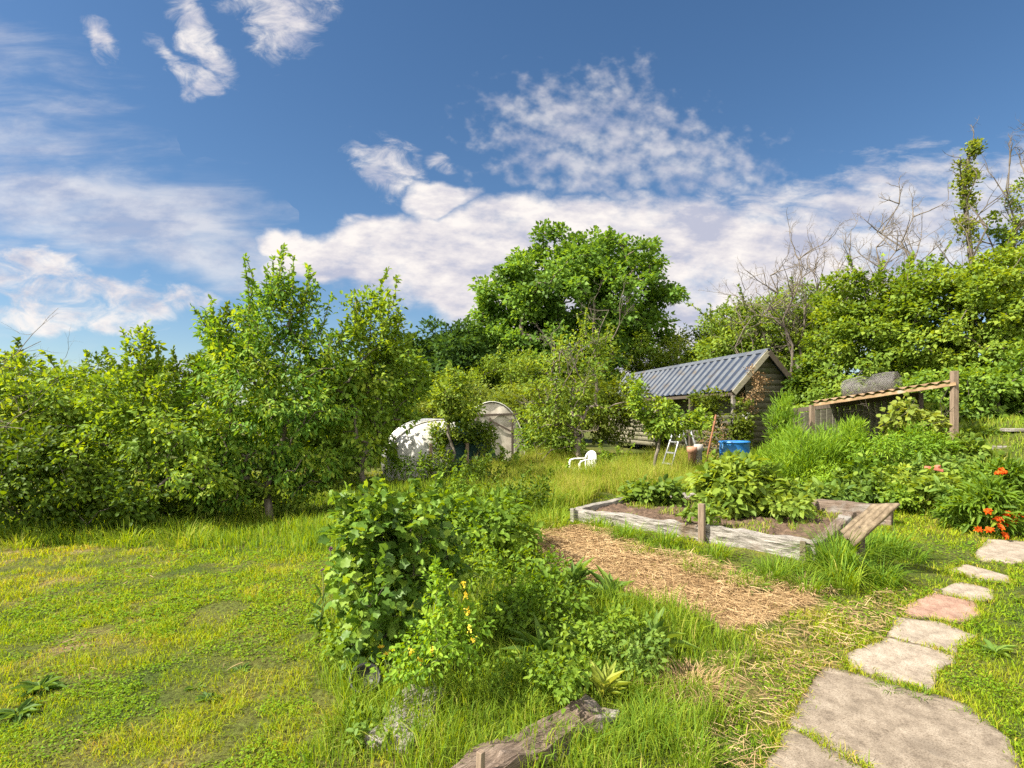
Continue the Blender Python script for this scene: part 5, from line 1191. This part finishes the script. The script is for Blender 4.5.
for i, (px, hh_, rr_, mat, lab) in enumerate(((692, .62, .08, 'terracotta', 'tall reddish clay pipe standing by the step ladder'), (698.5, .66, .07, 'stone', 'tall grey clay pipe standing next to the reddish one'))):
    x, y = (px-512)/F*11.7, 11.7
    o = lathe('clay_pipe', [(0, 0), (rr_, 0), (rr_, hh_*.8), (rr_*1.3, hh_*.82), (rr_*1.3, hh_), (rr_*1.05, hh_), (rr_*.9, hh_*.8), (0, hh_*.7)], mat); o.location = (x, y, gz(x, y)); tag(o, lab, 'clay pipe', 'clay pipes by the shed')
m = MB(); x, y = (712-512)/F*12, 12.0; o_ = [np.array([-.18, 0, 0]), np.array([.12, .1, 1.25])]; tube(m, o_, .02, 6); o = m.build('garden_pole', M['rust']); o.location = (x, y, gz(x, y)); tag(o, 'rusty pole leaning between clay pipes and blue barrel', 'pole')
tree('dead_creeper', 'brown dead stems tangled in the shed porch', 'plant', 715, 13.4, [(712, 440, 0, 14, 26, .3, 30)], 'straw', .06, .3, per=16, crad=.15, tr=.015, seed=505, parts=('stems', 'leaves'), trunk_h=.2, tone=.05, bark='darkwood')

# ---- compost shelter
Ya, Yb = 10.6, 9.1
pL = at(812, 405, Ya); pR = at(953, 384, Yb); pT = at(955.5, 371, Yb)
t = thing('compost_shelter', 'compost shelter with low slanted brown corrugated roof between two posts', 'shelter', (pL.x, pL.y, gz(pL.x, pL.y)), 0)
O = Vector(t.location)
def post(x, y, zt, w, mat, sd=0):
    zb_ = gz(x, y)-.1; bm = bmesh.new(); add_box(bm, (w, w, zt-zb_), (x-O.x, y-O.y, (zt+zb_)/2-O.z), None, .006, 8, .004, sd); return bm_obj('post', bm, mat, t)
post(pL.x, pL.y, pL.z, .08, 'stake', 3); post(pR.x+.02, pR.y, pT.z, .085, 'stake', 4)
post(pL.x+.25, pL.y+1.1, pL.z-.05, .09, 'darkwood', 5); post(pR.x+.25, pR.y+1.1, pR.z-.1, .09, 'darkwood', 6)
ax = (pR-pL); LL = ax.length; ax.normalize(); back = Vector((.22, 1, -.02)); back -= ax*back.dot(ax); back.normalize(); upv = ax.cross(back)
if upv.z < 0: upv = -upv
m = MB(); nu, nv = 90, 8; V = []
for i in range(nu):
    for j in range(nv):
        s_ = i/(nu-1)*LL*.985; v_ = -.08+j/(nv-1)*1.25
        q = pL+ax*s_+back*v_+upv*(.055+.018*math.sin(s_*2*math.pi/.075*.5))-O; V.append(tuple(q))
ii = np.arange(nu*nv).reshape(nu, nv); Qd = np.stack([ii[:-1, :-1].ravel(), ii[1:, :-1].ravel(), ii[1:, 1:].ravel(), ii[:-1, 1:].ravel()], 1)
V = np.array(V); m.add(V, [Qd]); m.add(V-np.array(upv)*.006, [Qd[:, ::-1]]); m.build('roof_sheet', M['roof_brown'], t, True)
def beam_between(name, a_, b_, w, hh_, mat, par, sd=0):
    d_ = b_-a_; L = d_.length; bm = bmesh.new(); add_box(bm, (L, w, hh_), (0, 0, 0), None, .005, int(L/.12)+2, .004, sd)
    o = bm_obj(name, bm, mat, par); o.location = (a_+b_)/2-O; o.rotation_euler = d_.to_track_quat('X', 'Z').to_euler(); return o
beam_between('rail', pL+Vector((0, -.065, -.0)), pR+Vector((0, -.065, -.0)), .035, .055, 'roof_brown', t, 7)
beam_between('rail', pL+Vector((.25, 1.1, -.09)), pR+Vector((.25, 1.1, -.12)), .04, .085, 'darkwood', t, 8)
bm = bmesh.new()
for i in range(17):
    u_ = i/16*.8; q = pL+(pR-pL)*u_+Vector((.3, 1.0, 0)); zb_ = gz(q.x, q.y)
    add_box(bm, (.10, .025, q.z-zb_-.12), (q.x-O.x, q.y-O.y, (q.z+zb_)/2-.08-O.z), None, .003)
bm_obj('back_boards', bm, 'clad_dark', t)
# roll of wire netting on the roof
s0 = pL+ax*LL*.22+back*.50; s1 = pL+ax*LL*.62+back*.40
wm, nt, out = newmat('wire_netting'); p = N(nt, 'ShaderNodeBsdfPrincipled'); p.inputs['Base Color'].default_value = (.20, .19, .18, 1); p.inputs['Metallic'].default_value = .3; p.inputs['Roughness'].default_value = .6; nt.links.new(p.outputs[0], out.inputs[0])
O2 = (s0+s1)/2+upv*.07
ax2 = (s1-s0).normalized(); b2 = back-ax2*back.dot(ax2); b2.normalize(); u2 = ax2.cross(b2); u2 = u2 if u2.z > 0 else -u2
Lr = (s1-s0).length; m = MB(); rng = np.random.default_rng(8)
for turn in range(3):
    r0 = .225-.05*turn
    for k_ in range(20):
        a0 = k_/30*2*math.pi
        for sg in (1, -1):
            q = []
            for e_ in np.linspace(0, 1, 18):
                a_ = a0+sg*e_*7; rr_ = r0*(1+.03*math.sin(a_*2+turn)+.02*math.sin(e_*3))*(1-.10*(abs(e_-.5)*2)**6)
                c_ = ax2*((e_-.5)*Lr)+b2*(math.cos(a_)*rr_*1.1)+u2*(math.sin(a_)*rr_*.92+r0*0+.20)
                q.append(np.array(c_)+rng.normal(0, .003, 3))
            tube(m, q, .0026, 3, cap=False)
o = m.build('wire_roll', wm); o.location = O2-u2*.10; tag(o, 'grey roll of chicken wire lying on the corrugated shelter roof', 'wire roll')
# dead branches under the rail
rng = np.random.default_rng(9); q = at(935, 432, 9.5); m = MB()
for i in range(9): twigs(m, rng, (rng.normal(0, .15), rng.normal(0, .1), 0), (rng.uniform(-1.1, .6), rng.normal(0, .4), rng.uniform(.2, 1)), rng.uniform(.5, .9), .010, 2)
o = m.build('brushwood_pile', M['twig'], smooth=True); o.location = (q.x, q.y, gz(q.x, q.y)); tag(o, 'grey brushwood heaped under the high end of the slanted rail', 'branches')
# ---- terrace boards at the right edge
def terr(name, label, cat, a_, b_, Ya_, hgt, th, mat, sd, dz=0):
    pa_, pb_ = at(*a_, Ya_), at(*b_, Ya_-.25); c_ = (pa_+pb_)/2; d_ = pb_-pa_
    return box_thing(name, label, cat, (math.hypot(d_.x, d_.y), th, hgt), (c_.x, c_.y, c_.z-hgt/2), math.atan2(d_.y, d_.x), mat, None, .01, 10, .008, sd)
terr('terrace_plank', 'grey plank capping the dark terrace step at the right edge', 'plank', (1001, 429), (1060, 428), 9.3, .05, .28, 'sleeper', 1)
terr('terrace_riser', 'dark boarded riser under the grey terrace plank', 'board', (1005, 433), (1060, 432), 9.35, .26, .06, 'darkwood', 2)
terr('terrace_kerb', 'grey weathered kerb board before the marrow plant on the right', 'board', (982, 448), (1056, 444), 8.9, .16, .08, 'sleeper', 3)
terr('terrace_kerb', 'pale concrete kerb behind the single poppy', 'kerb', (990, 465), (1060, 465), 8.0, .16, .09, 'slab_pale', 4)
q = at(934, 469, 7.7)
bm = bmesh.new(); add_box(bm, (.20, .09, .035), (0, 0, 0), rotm(0, R(12), 0), .006, 5, .02, 3); add_box(bm, (.08, .05, .03), (.05, .01, .03), rotm(0, R(-14), R(30)), .006, 3, .012, 4)
o = bm_obj('broken_pot', bm, 'cloth_red'); o.location = q; tag(o, 'broken reddish pot shard among the strawberry leaves', 'pot shard')

# ---- polytunnels
def tunnel(name, label, px, Y, rad_px, top_py, depth, rotz, endpart):
    s_ = Y/F; x = (px-512)*s_; zb_ = gz(x, Y); rr_ = rad_px*s_; Ht = CAMH-(top_py-HOR)*s_-zb_
    t = thing(name, label, 'polytunnel', (x, Y, zb_-.12), rotz); Ht += .12
    m = MB(); na, nd = 22, 18; V = []
    an = np.linspace(0, math.pi, na)
    for j in range(nd):
        for a_ in an:
            e_ = j/(nd-1); sag = .035*abs(math.sin(e_*math.pi*4))*math.sin(a_)
            V.append((math.cos(a_)*rr_*(1-sag)*(1+.0*e_), e_*depth, (math.sin(a_)**.8)*Ht*(1-sag)))
    ii = np.arange(na*nd).reshape(nd, na); Qd = np.stack([ii[:-1, :-1].ravel(), ii[:-1, 1:].ravel(), ii[1:, 1:].ravel(), ii[1:, :-1].ravel()], 1)
    V = np.array(V)+np.random.default_rng(px).normal(0, .006, (na*nd, 3)); m.add(V, [Qd]); m.build('cover', M['poly'], t, True)
    for j in range(4):
        e_ = j/3; q = [np.array([math.cos(a_)*(rr_+.012), e_*depth-.01, (math.sin(a_)**.8)*(Ht+.012)]) for a_ in an]
        m = MB(); tube(m, q, .016, 6); m.build('hoop', M['galv'] if j else M['poly'], t, True)
    return t, rr_, Ht, an
t, rr_, Ht, an = tunnel('polytunnel', 'low pale weathered polytunnel with dark green netting over the right of its domed end', 442, 13.3, 56, 420, 3.2, R(14), 0)
m = MB(); V = []; nd = 12
for k_ in range(nd):
    b_ = k_/(nd-1)*math.pi/2
    for a_ in an: V.append((math.cos(a_)*rr_*math.cos(b_)*.995, .01-math.sin(b_)*.75, (math.sin(a_)**.8)*Ht*.99*math.cos(b_)**.75+.02*math.sin(a_*7+k_)*math.sin(b_)))
V = np.array(V); V[:, 2] = np.maximum(V[:, 2], 0); na = len(an); ii = np.arange(na*nd).reshape(nd, na)
m.add(V, [np.stack([ii[:-1, :-1].ravel(), ii[1:, :-1].ravel(), ii[1:, 1:].ravel(), ii[:-1, 1:].ravel()], 1)]); m.build('end_sheet', M['poly'], t, True)
m = MB(); h_ = na//2-1; Vn = V.reshape(nd, na, 3)[:, :h_]*np.array([1.03, 1.05, 1.03])+np.array([0, -.02, .0])
ii = np.arange(h_*nd).reshape(nd, h_); m.add(Vn.reshape(-1, 3), [np.stack([ii[:-1, :-1].ravel(), ii[1:, :-1].ravel(), ii[1:, 1:].ravel(), ii[:-1, 1:].ravel()], 1)]); m.build('netting', M['net'], t, True)
for x_ in (-.35, .45):
    bm = bmesh.new(); add_box(bm, (.07, .07, .9), (x_, -.86, .43), None, .005, 5, .006, x_); bm_obj('door_post', bm, 'stake', t)
t, rr_, Ht, an = tunnel('polytunnel', 'taller polytunnel with beige end sheet and timber door frame', 492, 15.6, 33, 402, 3.5, R(5), 0)
m = MB(); q = [(math.cos(a_)*rr_*.985, .015+.02*math.sin(a_*9), (math.sin(a_)**.8)*Ht*.985) for a_ in an]; V = np.array(q+[(0, .02, 0)]); n = len(q); m.add(V, [np.array([[n, i, i+1] for i in range(n-1)])]); m.build('end_sheet', M['poly_end'], t)
bm = bmesh.new()
for (sz, lc, rt) in (((.06, .05, Ht*.80), (-.40, -.03, Ht*.40), None), ((.06, .05, Ht*.74), (.56, -.03, Ht*.37), None), ((1.2, .045, .06), (.06, -.03, Ht*.80), rotm(0, R(-2), 0)), ((.05, .05, Ht*.75), (-.05, -.03, Ht*.38), None), ((.75, .03, .05), (.26, -.055, Ht*.62), rotm(0, R(28), 0))): add_box(bm, sz, lc, rt, .004, 4, .003)
bm_obj('door_frame', bm, 'darkwood', t)
print('verts', sum(len(o.data.vertices) for o in bpy.data.objects if o.type == 'MESH'))
